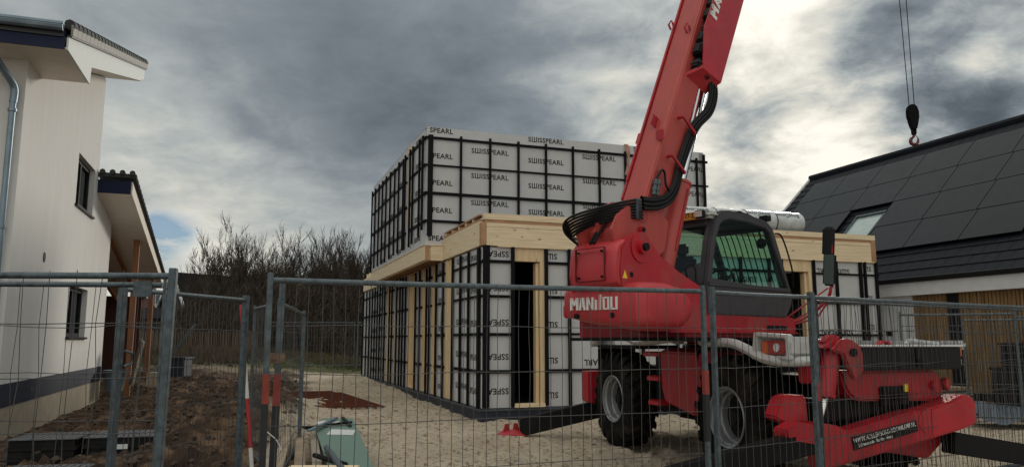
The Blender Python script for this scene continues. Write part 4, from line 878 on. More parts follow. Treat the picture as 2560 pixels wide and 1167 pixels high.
cw = m.build('counterweight', REDF, th, smooth=True)
# maker's name in blocky strokes
STR = {'M': [[(0, 0), (0, 1)], [(0, 1), (.5, .35)], [(.5, .35), (1, 1)], [(1, 1), (1, 0)]], 'A': [[(0, 0), (.42, 1)], [(.58, 1), (1, 0)], [(.2, .3), (.8, .3)]], 'N': [[(0, 0), (0, 1)], [(0, .95), (1, .05)], [(1, 0), (1, 1)]],
       'I': [[(.5, 0), (.5, .8)]], 'T': [[(.35, 0), (.65, 1.2)]], 'O': [[(0, 0), (0, 1)], [(1, 0), (1, 1)], [(0, .06), (1, .06)], [(0, .94), (1, .94)]], 'U': [[(0, 0), (0, 1)], [(1, 0), (1, 1)], [(0, .06), (1, .06)]]}
def strokes(mb, O, ux, uz, nrm, h, adv, wd, thk=.22):
    O, ux, uz, nrm = Vector(O), Vector(ux), Vector(uz), Vector(nrm); x0 = 0; t_ = thk * h
    for ch, wch in zip('MANITOU', wd):
        for s_ in STR[ch]:
            a = Vector((x0 + s_[0][0] * wch * h, s_[0][1] * h)); b_ = Vector((x0 + s_[1][0] * wch * h, s_[1][1] * h)); horiz = abs(a.y - b_.y) < .01
            dx, dy = (0, t_ * .35) if horiz else (t_ * .5, 0)
            q = [a + Vector((-dx, -dy)), a + Vector((dx, dy * (-1 if False else -1) if horiz else 0)) if not horiz else a + Vector((0, -dy)), b_ + Vector((dx, dy)), b_ + Vector((-dx, dy))]
            if horiz: q = [a + Vector((0, -dy)), b_ + Vector((0, -dy)), b_ + Vector((0, dy)), a + Vector((0, dy))]
            else: q = [a + Vector((-dx, 0)), a + Vector((dx, 0)), b_ + Vector((dx, 0)), b_ + Vector((-dx, 0))]
            f0 = [O + ux * p.x + uz * p.y + nrm * .008 for p in q]; f1 = [O + ux * p.x + uz * p.y - nrm * .02 for p in q]
            mb.add(f0 + f1, [(0, 1, 2, 3), (0, 4, 5, 1), (1, 5, 6, 2), (2, 6, 7, 3), (3, 7, 4, 0)])
        x0 += wch * h + adv * h
m = T(); strokes(m, (.10, -3.492, 1.925), (1, 0, -.012), (0, 0, 1), (0, -1, 0), .135, .31, (.66, .50, .54, .08, .16, .46, .50), .17); m.build('lettering', WHTL, cw)
m = T()
for r in (.17, .68): m.tube([(r, -3.50, 1.86), (r, -3.47, 1.86)], .028, 12)
m.build('lifting_hole', BLK, cw)
# --- boom
DZ, DF = math.sin(R(64.8)), math.cos(R(64.8))
def BP(r, s, t): return Vector((r, -2.87 + DF * s + DZ * t, 3.25 + DZ * s - DF * t))
def bbox(m, r0, r1, s0, s1, t0, t1, ch=0.0):
    def sec(s):
        if not ch: return [BP(r0, s, t0), BP(r1, s, t0), BP(r1, s, t1), BP(r0, s, t1)]
        return [BP(r0 + ch * .4, s, t0), BP(r1 - ch, s, t0), BP(r1, s, t0 + ch), BP(r1, s, t1 - ch), BP(r1 - ch, s, t1), BP(r0 + ch, s, t1), BP(r0, s, t1 - ch), BP(r0, s, t0 + ch * .4)]
    m.loft([sec(s0), sec(s1)])
m = T(); bbox(m, .355, .665, -.75, 8.0, 0, .44, .045); bo = m.build('boom', REDB, th, bevel=.012)
for r0, r1, s0, s1, t0, t1 in ((.39, .63, 7.9, 12.5, .04, .40), (.42, .60, 12.4, 16.5, .08, .36), (.45, .57, 16.4, 20.3, .11, .33)):
    m = T(); bbox(m, r0, r1, s0, s1, t0, t1, .03); m.build('boom_section', RED, bo)
m = T(); bbox(m, .42, .60, 20.3, 20.6, -.05, .45); m.build('boom_head', RED, bo)
m = T(); bbox(m, .325, .353, -.05, 8, .0, .06); bbox(m, .335, .36, .2, 8, -.02, .0); m.build('boom_rail', RED, bo)
m = T(); m.prism([(-3.42, 2.58), (-3.47, 2.76), (-3.36, 2.93), (-3.16, 3.06), (-2.86, 3.15), (-2.45, 2.95), (-2.55, 2.6), (-2.9, 2.40)], 'x', .63, .675); m.prism([(-3.42, 2.58), (-3.49, 2.78), (-3.36, 2.97), (-3.16, 3.08), (-2.86, 3.2), (-2.45, 2.95), (-2.55, 2.6), (-2.9, 2.40)], 'x', .16, .21)
m.prism([(-3.30, 2.6), (-3.32, 2.78), (-3.1, 2.96), (-2.8, 3.06), (-2.5, 2.85), (-2.6, 2.5)], 'x', .21, .63); m.build('boom_foot', REDB, th, bevel=.01)
m = T(); m.prism([(-3.35, 2.72), (-3.4, 2.86), (-3.1, 3.06), (-3.0, 3.0)], 'x', .38, .41); m.build('boom_foot_rib', REDB, th)
m = T(); m.tube([(.675, -2.99, 2.80), (.72, -2.99, 2.80)], .042, 14); m.tube([(.675, -2.94, 2.98), (.679, -2.94, 2.98)], .095, 22); m.build('boom_boss', RED, bo, smooth=True)
m = T(); m.tube([(.672, -2.99, 2.80), (.735, -2.99, 2.80)], .024, 12); m.build('boss_cap', BLK, bo)
# lugs and brackets along the boom
m = T()
for s, t, r in ((.98, .06, .675),): m.box(.60, .70, -2.56, -2.54, 3.9, 4.02)
m.build('boom_lug', RED, bo)
def plate3(m, a, b_, c_, d_, th_): 
    n = (Vector(b_) - Vector(a)).cross(Vector(d_) - Vector(a)).normalized() * th_; q = [Vector(p) for p in (a, b_, c_, d_)]; m.add(q + [p + n for p in q], [(0, 1, 2, 3), (4, 5, 6, 7), (0, 1, 5, 4), (1, 2, 6, 5), (2, 3, 7, 6), (3, 0, 4, 7)])
m = T(); plate3(m, BP(.54, .92, .0), BP(.54, .92, -.10), BP(.54, 1.06, -.10), BP(.54, 1.06, .0), .012); plate3(m, BP(.355, .78, .03), BP(.255, .78, .03), BP(.255, .93, .03), BP(.355, .93, .03), .012); m.build('boom_lug', RED, bo)
for (r, s, t) in ((.34, 2.55, -.01), (.62, 2.4, -.005)):
    m = T(); m.tube([BP(r - .03, s + .0, t), BP(r - .045, s + .05, t - .05), BP(r - .01, s + .10, t - .065), BP(r + .02, s + .05, t - .05), BP(r + .02, s, t)], .014, 6); m.build('lifting_eye', RED, bo)
hosepath = [(.74, -1.60, 4.90), (.74, -1.55, 4.68), (.72, -1.64, 4.42), (.71, -1.92, 4.18), (.70, -2.10, 3.9), (.70, -2.25, 3.62), (.70, -2.36, 3.36), (.70, -2.52, 3.20), (.70, -2.75, 3.12), (.70, -2.98, 3.10)]
hp = curve_pts(hosepath, 6)
for i in range(6):
    m = T(); u = .028; off = Vector((.012 * (i % 2), (i - 2.5) * u, (i - 2.5) * -.012)); P = []
    for j, p in enumerate(hp):
        k = j / (len(hp) - 1); o = Vector((.014 * (i % 2), (i - 2.5) * u * (1 - k * .9), (i - 2.5) * u * (-.15 - k * .75))); P.append(p + o)
    m.tube(P, .0175, 8, cap=False); m.build('hose', HOSE, bo, smooth=True)
for i in range(7):
    z0 = 3.12 - i * .032; m = T(); m.tube(curve_pts([(.70, -2.98 - .0 * i, z0), (.70, -3.10, z0 - .0), (.50 - .02 * i, -3.38, 3.04 - .03 * i), (.2 - .01 * i, -3.62 + .02 * i, 2.92 - .03 * i), (.08, -3.56 + .03 * i, 2.78 - .01 * i), (.18, -3.36, 2.60)], 7), .0145, 8); m.build('hose', HOSE, bo, smooth=True)
for dx in (0, .05): m = T(); m.tube(curve_pts([(.36 + dx, -3.14, 3.05), (.38 + dx, -3.26, 2.90), (.36 + dx, -3.38, 2.74), (.36 + dx, -3.46, 2.64)], 6), .017, 8); m.build('hose', HOSE, bo, smooth=True)
m = T()
for i in range(7): z0 = 3.12 - i * .032; m.tube([(.71, -3.10, z0), (.712, -3.02, z0)], .02, 6)
m.build('hose_coupling', GALV, bo)
m = T()
for dx in (0, .055): m.tube([(.705, -2.77 + dx, 3.22), (.705, -2.72 + dx, 3.40)], .022, 10); m.tube([(.705, -2.755 + dx, 3.27), (.705, -2.75 + dx, 3.30)], .03, 8); m.tube([(.705, -2.74 + dx, 3.34), (.705, -2.735 + dx, 3.36)], .03, 8)
m.build('hydraulic_valve', GALV, bo)
m = T(); m.tube(curve_pts([(.705, -2.72, 3.4), (.71, -2.62, 3.52), (.71, -2.56, 3.5), (.71, -2.54, 3.36), (.71, -2.44, 3.28)], 6), .014, 8); m.tube(curve_pts([(.705, -2.83, 3.12), (.705, -2.80, 3.18), (.705, -2.77, 3.22)], 4), .012, 6); m.build('hose', HOSE, bo, smooth=True)
for (s_, e_) in (((.74, -2.20, 4.23), (.76, -2.00, 4.06)), ((.74, -2.44, 3.72), (.76, -2.23, 3.54))):
    m = T(); m.tube([s_, e_], .018, 4); m.tube([(.665, s_[1], s_[2]), s_], .02, 6); m.tube([(.665, e_[1], e_[2]), e_], .014, 6); m.build('hose_clamp', RED, bo)
# cover plate with lettering and energy chain
m = T(); m.prism([(-1.86, 4.90), (-1.47, 4.80), (1.6, 11.06), (1.2, 11.4), (-1.59, 5.83), (-1.80, 5.43)], 'x', .80, .812); cp = m.build('cover_plate', RED, bo)
m = T(); m.add([(.66, -2.02, 4.80), (.812, -1.86, 4.90), (.812, -1.47, 4.80), (.66, -1.60, 4.66)], [(0, 1, 2, 3)]); m.add([(.66, -2.02, 4.81), (.812, -1.86, 4.91), (.812, -1.47, 4.81), (.66, -1.60, 4.67)], [(0, 1, 2, 3)])
m.add([(.66, -2.02, 4.80), (.812, -1.86, 4.90), (.812, -1.86, 4.94), (.66, -2.02, 4.84)], [(0, 1, 2, 3)]); m.build('cover_flange', RED, cp, fix=False)
m = T(); strokes(m, (.813, -1.52, 5.62), (0, DF * .97, DZ * 1.0), (0, -.72, .30), (1, 0, 0), .19, .38, (.62, .55, .5, .1, .2, .5, .5), .26); m.build('lettering', WHTL, cp)
m = T()
for i in range(26):
    s = 1.9 + i * .2; t0 = .17 - (.05 if i % 3 else .0); a = BP(.67, s, t0); b_ = BP(.79, s, t0 - .02)
    bbox(m, .672, .79, s, s + .16, t0 - .03, .42)
m.build('energy_chain', BLKP, bo, bevel=.02)
m = T()
for i in range(18): s = 1.98 + i * .3; m.tube([BP(.795, s, .13), BP(.795, s + .05, .36)], .006, 4); m.tube([BP(.67, s, .125), BP(.795, s, .13)], .006, 4)
m.build('chain_clip', GALV, bo)
# lift cylinder
m = T(); m.tube([(.50, -2.36, 2.42), (.50, -1.96, 3.48)], .125, 24); m.tube([(.50, -1.965, 3.47), (.50, -1.955, 3.50)], .135, 24); lc = m.build('lift_cylinder', REDB, th, smooth=True)
m = T(); m.tube([(.50, -1.96, 3.48), (.50, -1.30, 5.05)], .055, 20); m.build('cylinder_rod', CHROME, lc, smooth=True)
m = T(); m.tube([(.63, -2.28, 2.64), (.63, -1.99, 3.40)], .014, 8); m.tube([(.40, -1.98, 3.44), (.40, -1.36, 4.9)], .03, 10); m.build('pipe', RED, lc, smooth=True)
m = T(); m.prism([(-1.65, 4.9), (-1.25, 4.95), (-1.22, 5.12), (-1.5, 5.3)], 'x', .42, .58); m.build('rod_lug', RED, bo)
# --- cab
outer = [(-1.95, 1.9), (-1.95, 2.27), (-1.83, 2.78), (-1.70, 3.05), (-1.58, 3.15), (-1.40, 3.185), (-1.0, 3.185), (-.52, 3.15), (-.36, 3.06), (-.23, 2.81), (-.08, 2.50), (.07, 2.19), (.02, 2.05), (-.12, 1.9)]
inner = [(-1.80, 2.33), (-1.82, 2.34), (-1.73, 2.76), (-1.61, 2.99), (-1.52, 3.05), (-1.38, 3.08), (-1.0, 3.08), (-.56, 3.045), (-.44, 2.98), (-.33, 2.76), (-.18, 2.50), (-.04, 2.26), (-.06, 2.25), (-.2, 2.26)]
cabr = th
m = T(); m.ring(outer, inner, 'x', .765, .812); cab = m.build('cab', CABF, th, bevel=.012)
m = T(); m.ring(outer, inner, 'x', -.13, -.09); m.build('cab_frame', CABF, cab)
m = T(); m.prism(outer[0:2] + [(.07, 2.20), (.02, 2.05), (-.12, 1.9)], 'x', .735, .764); m.prism([(-1.95, 1.9), (-1.95, 2.27), (-.04, 2.25), (-.12, 1.9)], 'x', -.12, -.1); m.build('lower_panel', CABF, cab)
m = T(); m.box(.8125, .83, -1.92, .0, 2.235, 2.285); m.build('window_ledge', CABF, cab, bevel=.006)
m = T(); ro = [(-1.60, 3.13), (-1.58, 3.16), (-1.40, 3.19), (-1.0, 3.19), (-.52, 3.155), (-.36, 3.07), (-.40, 3.03), (-.55, 3.10), (-1.0, 3.14), (-1.4, 3.14)]
m.prism(ro, 'x', -.13, .764); m.build('roof', CABF, cab)
m = T(); m.box(.22, .80, -1.80, -1.55, 3.06, 3.15); m.build('roof_cowl', WHT, cab, bevel=.04, segs=3)
# rear
m = T()
for a, b_ in ((-.13, -.07), (.70, .765)): m.prism([(-1.95, 1.9), (-1.95, 2.27), (-1.83, 2.78), (-1.70, 3.05), (-1.62, 3.05), (-1.75, 2.77), (-1.88, 2.27), (-1.88, 1.9)], 'x', a, b_)
m.prism([(-1.95, 1.9), (-1.95, 2.30), (-1.90, 2.30), (-1.90, 1.9)], 'x', -.07, .70); m.add([(.70, -1.94, 2.3), (.70, -1.90, 2.52), (.2, -1.94, 2.3), (.2, -1.935, 2.31)], [(0, 1, 3, 2)]); m.prism([(-1.78, 2.98), (-1.70, 3.10), (-1.6, 3.10), (-1.68, 2.98)], 'x', -.07, .70); m.build('rear_frame', CABF, cab)
m = T(); m.add([(-.07, -1.92, 2.30), (.70, -1.92, 2.30), (.70, -1.72, 3.0), (-.07, -1.72, 3.0)], [(0, 1, 2, 3)]); m.build('rear_window', CGB, cab, fix=False)
m = T(); m.add([(.79, y, z) for y, z in inner], [tuple(range(14))]); m.build('side_window', CGL, cab, fix=False)
m = T(); m.add([(-.11, y, z) for y, z in inner], [tuple(range(14))]); m.build('side_window', CGL, cab, fix=False)
m = T(); m.add([(-.07, -.40, 3.03), (.76, -.40, 3.03), (.76, -.05, 2.24), (-.07, -.05, 2.24)], [(0, 1, 2, 3)]); m.build('windscreen', CGL, cab, fix=False)
m = T()
for a, b_ in ((-.13, -.07), (.70, .765)): m.prism([(-.36, 3.06), (-.23, 2.81), (-.08, 2.5), (.07, 2.19), (.02, 2.05), (-.12, 1.9), (-.2, 1.9), (-.06, 2.1), (-.02, 2.2), (-.16, 2.5), (-.3, 2.8), (-.43, 3.03)], 'x', a, b_)
m.prism([(.06, 2.19), (.02, 2.05), (-.12, 1.9), (-.2, 1.9), (-.02, 2.22)], 'x', -.07, .70); m.build('front_frame', CABF, cab)
m = T()
for i in range(9):
    r = -.02 + i * .085; m.tube(curve_pts([(r, -.95, 3.24), (r, -.55, 3.2), (r, -.30, 3.02), (r, -.10, 2.62), (r, .08, 2.24)], 4), .009, 6)
m.tube([(-.05, -.95, 3.235), (.70, -.95, 3.235)], .01, 6); m.tube([(-.05, .08, 2.26), (.70, .08, 2.26)], .01, 6); m.build('guard_grille', BLK, cab)
m = T(); m.box(.15, .55, -1.72, -1.22, 2.0, 2.18); m.box(.17, .53, -1.80, -1.68, 2.1, 2.62); m.box(.25, .45, -1.8, -1.72, 2.62, 2.78); m.build('seat', SEAT, cab, bevel=.04, segs=3)
m = T(); P = [(.35 + .17 * math.cos(a), -.96 + .13 * math.sin(a), 2.42 + .11 * math.sin(a)) for a in [2 * PI * k / 24 for k in range(24)]]; m.tube(P, .014, 8, closed=True)
for a in (0, 2.1, 4.2): m.tube([(.35, -.96, 2.40), (.35 + .17 * math.cos(a), -.96 + .13 * math.sin(a), 2.42 + .11 * math.sin(a))], .011, 6)
m.build('steering_wheel', BLKP, cab, smooth=True)
m = T(); m.tube([(.35, -.96, 2.41), (.35, -.72, 1.95)], .04, 8); m.box(.05, .7, -.62, -.2, 1.9, 2.28); m.box(.62, .74, -1.5, -.9, 1.95, 2.3); m.box(.05, .16, -1.5, -.9, 1.95, 2.3); m.build('dashboard', BLKP, cab, bevel=.03)
m = T(); m.tube([(.66, -1.1, 2.3), (.66, -1.12, 2.44)], .018, 8); m.tube([(.12, -1.1, 2.3), (.12, -1.12, 2.44)], .018, 8); m.build('joystick', BLKP, cab)
m = T(); m.tube([(.72, -.52, 2.86), (.72, -.50, 2.86)], .07, 18); m.tube([(.72, -.5, 2.90), (.70, -.52, 3.05)], .007, 6); m.build('interior_mirror', BLKP, cab, smooth=True)
m = T(); m.box(-.08, .76, -1.9, -.1, 1.89, 1.905); m.build('cab_floor', DARK, cab)
m = T(); m.box(.20, .60, -1.822, -1.812, 3.055, 3.145); pl = m.build('number_plate', YEL, cab, bevel=.003)
m = T(); place_text(m, text_geo('77-S', .09, .002, .78), (.515, -1.8245, 3.10), (1, 0, 0), (0, 0, 1)); m.build('lettering', INK, cab, fix=False)
m = T(); m.box(.62, .74, -1.87, -1.80, 3.06, 3.15); m.build('work_lamp', BLK, cab, bevel=.01); m = T(); m.box(.63, .73, -1.875, -1.871, 3.07, 3.14); m.build('lamp_lens', LWHT, cab)
m = T(); m.box(.72, .83, -.55, -.42, 3.15, 3.22); m.tube([(.76, -.48, 3.1), (.76, -.48, 3.16)], .015, 6); m.build('work_lamp', BLK, cab, bevel=.01)
m = T(); m.tube(curve_pts([(.80, -.30, 3.0), (.86, -.22, 2.95), (.87, -.02, 2.55), (.82, .08, 2.3)], 5), .012, 6); m.build('grab_handle', BLK, cab)
m = T(); m.tube(curve_pts([(.60, -2.02, 2.32), (.62, -2.08, 2.42), (.64, -2.04, 2.5), (.68, -1.98, 2.44), (.68, -1.97, 2.30)], 5), .009, 6); m.build('cable', HOSE, cab)
# mirrors on red arms
def mirror(c, h, w_, tilt, face=False):
    M = MT @ Matrix.Translation(c) @ Matrix.Rotation(R(tilt), 4, 'Y') @ Matrix.Rotation(R(12), 4, 'Z')
    m = MB(M); m.box(-w_ / 2, w_ / 2, -.02, .05, -h / 2, h / 2); mo = m.build('side_mirror', BLKP, th, bevel=.028, segs=3)
    if face: m = MB(M); m.box(-w_ / 2 + .018, w_ / 2 - .018, -.026, -.0205, -h / 2 + .02, h / 2 - .02); m.build('mirror_glass', MIRR, mo, bevel=.002)
mirror((1.12, .55, 2.94), .40, .16, 5); mirror((1.145, .48, 2.55), .44, .165, 5, True)
m = T()
m.tube(curve_pts([(.60, .12, 1.80), (.85, .4, 1.93), (1.05, .5, 2.12), (1.13, .5, 2.24), (1.14, .5, 2.36)], 6), .022, 8)
m.tube([(.62, .12, 1.86), (1.10, .5, 2.30)], .012, 6); m.tube([(.55, .12, 1.76), (.95, .45, 1.90), (1.08, .5, 2.1)], .014, 6); m.tube([(.50, .12, 1.74), (1.0, .46, 2.06)], .010, 6); m.tube([(1.15, .53, 2.3), (1.16, .56, 2.9)], .012, 6)
m.build('mirror_arm', RED, th, smooth=True)

# --- hook block on two ropes
hx = Vector((CX, CY, 0)) + MT @ Vector((.51, 5.72, 0)); hz = 5.42
HBK = mat('hook_block_black', (0.004, 0.004, 0.005), 0.7, var=0.2, spec=0.1)
hk = empty('hook_block', (hx.x, hx.y, hz), 0, label='black hook block with a dark red hook hanging on two thin ropes against the sky', cat='hook')
m = MB(); pr_ = [(-.055, .28), (-.10, .42), (-.135, .60), (-.145, .76), (-.12, .86), (-.07, .92), (.0, .93), (.06, .92), (.11, .86), (.145, .74), (.14, .58), (.10, .40), (.065, .28)]
m.prism(pr_, 'y', -.07, .07); m.build('sheave_case', HBK, hk, bevel=.012)
m = MB(); m.tube([(-.13, 0, .80), (-.16, 0, .66), (-.155, 0, .55), (-.11, 0, .52)], .012, 6); m.build('rope_guard', HBK, hk)
m = MB(); m.ring([(-.06, .30), (-.055, .16), (-.03, .12), (.03, .12), (.06, .17), (.06, .30)], [(-.012, .25), (-.012, .215), (-.006, .20), (.006, .20), (.012, .215), (.012, .25)], 'y', -.03, .03); m.build('swivel', HBK, hk)
HK = mat('hook_dark_red', (.10, .012, .015), .5)
m = MB(); P = [(.0, 0, .14), (-.01, 0, .09), (-.06, 0, .05), (-.098, 0, -.02), (-.085, 0, -.09), (-.02, 0, -.125), (.05, 0, -.105), (.092, 0, -.04), (.098, 0, .03)]; Q = curve_pts(P, 4)
m.tube(Q, [.022 + .022 * math.sin(PI * min(1, i / (len(Q) - 1) * 1.02)) for i in range(len(Q))], 10); m.build('hook', HK, hk, smooth=True)
m = MB(); m.tube([(.015, 0, .13), (.06, 0, .10), (.10, 0, .03)], .009, 6); m.build('safety_latch', HK, hk)
gp.rotation_euler = (0, R(.8), .3)
hk.scale = (.75, .75, .75)
for (x0, x1) in ((-.07, -.40), (.065, .035)):
    m = MB(); m.tube([(x0, 0, .90), (x1, .0, 21.4)], .0105, 5); m.build('rope', HBK, hk)

# support board under the rear foot
fw = Vector((CX, CY, 0)) + MC @ Vector((2.33, -3.08, 0))
bd = empty('support_board', (fw.x, fw.y, .03), R(14), label='pale plywood board lying on the sand under the red stabiliser foot', cat='board')
m = MB(); m.box(-.46, .5, -.36, .3, -.025, .0); m.build('board', mat('plywood', (.36, .29, .2), .85, var=.2, dirt=.4), bd, bevel=.003)

# ------------------------------------------------------------------ loose materials on the sand
def thing_mesh(mb, name, m, label, cat, group=None, **k):
    o = mb.build(name, m, None, **k); return tag(o, label, cat, group)
def bar(a, b_, wd, hh):
    a, b_ = Vector(a), Vector(b_); d = (b_ - a).normalized(); u = d.cross(Vector((0, 0, 1))).normalized() * wd / 2; v = Vector((0, 0, hh))
    m = MB(); m.loft([[p - u, p + u, p + u + v, p - u + v] for p in (a, b_)]); return m
PK2 = [mat('plank_grey', (.30, .255, .205), .85, var=.25, mode='wood', dirt=.3), mat('plank_tan', (.36, .285, .205), .85, var=.25, mode='wood', dirt=.3), PLANK]
pk = [((-4.92, 17.0, .16), (-2.62, 8.3, .20), .125, .0, 'leftmost upper weathered scaffold plank of the pile beside the gate posts'), ((-4.76, 17.3, .17), (-2.44, 8.1, .24), .13, .0, 'second upper weathered scaffold plank from the left, standing highest in the pile'),
      ((-4.62, 16.9, .15), (-2.27, 8.4, .19), .12, .0, 'third upper weathered plank from the left in the pile'), ((-4.46, 17.2, .12), (-2.10, 8.5, .15), .11, .0, 'rightmost upper weathered plank of the pile next to the green sheet'),
      ((-5.02, 16.5, .03), (-2.74, 8.7, .05), .15, .0, 'lower weathered plank on the left under the pile'), ((-4.70, 16.2, .03), (-2.40, 8.6, .05), .15, .0, 'lower weathered plank in the middle under the pile')]
for i, (a, b_, wd, _, l_) in enumerate(pk):
    o = thing_mesh(bar((a[0], a[1], a[2]), (b_[0], b_[1], b_[2]), wd, .055), 'plank', PK2[i % 3], l_, 'plank', 'weathered planks piled on the sand', bevel=.008)
for i, (y, x) in enumerate(((9.6, -2.78), (12.6, -3.6), (15.6, -4.4))):
    thing_mesh(bar((x - .4, y - .1, .06), (x + .45, y + .05, .06), .08, .08), 'bearer', PLANK, ['nearest', 'middle', 'farthest'][i] + ' short bearer under the plank pile', 'bearer', 'bearers under the planks', bevel=.006)
gs = MB(); gs.prism([(-3.52, 13.7), (-2.80, 13.7), (-1.42, 8.2), (-1.90, 8.2)], 'z', .22, .245); thing_mesh(gs, 'green_sheet', GRN, 'pale green coated sheet lying across the timber on the sand', 'sheet')
gs = MB(); gs.prism([(-3.35, 13.2), (-2.9, 13.2), (-1.6, 8.6), (-1.9, 8.6)], 'z', .05, .215); thing_mesh(gs, 'insulation_stack', mat('grey_green_board', (.10, .15, .13), .8), 'grey-green stack of boards under the green sheet', 'boards')
for a, b_, wd, l_ in [((-3.75, 11.2, .26), (-2.62, 12.7, .27), .05, 'longest black bar lying slanting across the green sheet and the planks'), ((-2.92, 13.4, .275), (-2.55, 12.3, .26), .05, 'short black bar at the far end of the green sheet'), ((-2.92, 11.2, .30), (-3.02, 13.4, .27), .06, 'grey bar lying lengthways on the green sheet')]:
    thing_mesh(bar(a, b_, wd, .03), 'batten_offcut', ZINC if 'grey' in l_ else BLK, l_, 'bar', 'offcuts on the green sheet')
gs = MB(); gs.prism([(-2.78, 12.0), (-2.38, 11.9), (-2.30, 11.3), (-2.70, 11.35)], 'z', .247, .252); thing_mesh(gs, 'paper_sheet', PAPER, 'larger white paper sheet lying on the green sheet', 'paper')
gs = MB(); gs.prism([(-3.35, 13.3), (-2.9, 13.2), (-2.95, 12.6), (-3.3, 12.8)], 'z', .247, .252); thing_mesh(gs, 'paper_sheet', PAPER, 'smaller white paper at the far end of the green sheet', 'paper')
gs = MB(); gs.tube([(-2.30, 9.7, .29), (-1.72, 8.0, .29)], .035, 12); thing_mesh(gs, 'drain_pipe', GALV, 'grey plastic pipe lying on the near end of the green sheet', 'pipe', smooth=True)
gs = MB(); gs.tube([(-2.32, 9.2, .27), (-1.8, 8.5, .27)], .03, 6); thing_mesh(gs, 'batten_offcut', BLK, 'black bar under the grey pipe on the green sheet', 'bar', 'offcuts on the green sheet')
for x0, x1, y0, y1, l_ in [(-2.35, -1.62, 8.05, 8.35, 'pale new wood offcut lying across the near end of the green sheet')]:
    gs = MB(); gs.box(x0, x1, y0, y1, .25, .29); thing_mesh(gs, 'wood_offcut', PINE, l_, 'offcut', bevel=.004)
for i, (x, y, a) in enumerate(((-.75, 8.02, -.5), (-.15, 8.05, -.4), (.2, 8.1, -.55), (-.45, 7.95, .1))):
    m = bar((x - .3, y - .2, .06), (x + .3, y + .25 * (1 if i % 2 else .6), .07), .1, .05)
    thing_mesh(m, 'wood_offcut', PLANK, ['first', 'second', 'third', 'fourth'][i] + ' weathered offcut from the left on the sand before the long front fence', 'offcut', 'offcuts before the fence')
# rusty mesh mats
for k in range(3):
    m = MB(); rq = random.Random(30 + k); z = .13 + k * .02; ox, oy = rq.uniform(-.3, .3), rq.uniform(-.2, .2)
    A0, A1, A2_ = Vector((-6.9 + ox, 21.6 + oy, z)), Vector((-4.9 + ox, 22.0 + oy, z)), Vector((-2.9 + ox, 17.4 + oy, z)); du = (A1 - A0); dv = (A2_ - A1)
    for i in range(13): p = A0 + du * i / 12; m.tube([p + dv * rq.uniform(-.02, .02), p + dv * rq.uniform(.95, 1.03)], .014, 4, cap=False)
    for i in range(26): p = A0 + dv * i / 25 + Vector((0, 0, .015)); m.tube([p - du * .03, p + du * 1.03], .012, 4, cap=False)
    thing_mesh(m, 'rebar_mesh', RUST, ['lowest', 'middle', 'topmost'][k] + ' rusty reinforcement mesh mat of the pile on the sand', 'rebar mesh', 'rusty mesh mats on the sand', fix=False)
# paver stacks by the fence on the left
def paver_stack(x, y, rot, n, w_, d_, hgt, label, z=0.0):
    t = empty('paver_stack', (x, y, z), rot, label=label, cat='paver stack', group='stacks of black plastic pavers')
    for i in range(n):
        m = MB(); j = rj.uniform(-.012, .012); z0 = i * hgt
        m.box(-w_ / 2 + j, w_ / 2 + j, -d_ / 2, d_ / 2, z0, z0 + hgt * .35); m.box(-w_ / 2 + .03 + j, w_ / 2 - .03 + j, -d_ / 2 + .02, d_ / 2 - .02, z0 + hgt * .35, z0 + hgt * .98)
        m.build('paver', PAVE, t, bevel=.004)
    m = MB(); m.box(-w_ / 2, w_ / 2, -d_ / 2, d_ / 2, n * hgt, n * hgt + .012)
    for i in range(11): x_ = -w_ / 2 + .03 + i * (w_ - .06) / 10; m.box(x_ - .006, x_ + .006, -d_ / 2 + .02, d_ / 2 - .02, n * hgt + .0121, n * hgt + .02)
    m.build('top_paver', mat('grey_top_paver', (.10, .105, .11), .7, var=.35, scale=14), t); return t  # top piece lighter grey than the pavers below it
paver_stack(-5.85, 9.95, R(12), 3, .80, .72, .13, 'left black paver stack of the two beside the house foundation'); ps = paver_stack(-5.02, 10.2, R(12), 3, .85, .72, .13, 'right black paver stack with a small white label on its front')
m = MB(); m.box(-.05, .10, -.372, -.368, .25, .31); m.build('stack_label', PAPER, ps)
paver_stack(-4.75, 7.95, R(10), 2, .8, .6, .15, 'low grey-topped paver stack nearest the camera at the bottom left', z=.0)
# things leaning by the far corner of the white house
t = empty('leaning_slab', (-11.0, 22.2, .35), R(20), label='tall grey slab leaning against the far corner of the white house', cat='slab')
m = MB(); m.add([(0, 0, 0), (.12, -.5, 0), (.32, -.35, 1.2), (.2, .1, 1.3)], [(0, 1, 2, 3)]); m.add([(.06, 0, 0), (.18, -.5, 0), (.38, -.35, 1.2), (.26, .1, 1.3)], [(0, 1, 2, 3)]); m.loft([[(0, 0, 0), (.12, -.5, 0), (.18, -.5, 0), (.06, 0, 0)], [(.2, .1, 1.3), (.32, -.35, 1.2), (.38, -.35, 1.2), (.26, .1, 1.3)]]); m.build('slab', CONC, t)
t = empty('metal_tub', (-10.75, 20.9, .25), 0, label='dented grey metal tub beside the house foundation', cat='tub')
m = MB(); m.lathe([(0, 0), (0, .22), (.55, .30), (.56, .31), (.54, .28), (.04, .2), (.04, 0)], 'z', 16); m.build('tub', ZINC, t, smooth=True)
m = MB(); m.box(-.32, .32, -.32, .32, 0, .6); m.box(-.36, .36, -.36, .36, .55, .62); o = thing_mesh(m, 'planter_box', PLB, 'dark blue square box beside the timber post of the white house', 'box', bevel=.01); o.location = (-10.9, 25.2, .45)
m = MB(); m.box(-.25, .25, -.2, .2, 0, .42); o = thing_mesh(m, 'concrete_block', CONC, 'beige concrete block standing on the mud near the house corner', 'block', bevel=.015); o.location = (-10.5, 22.9, .25)
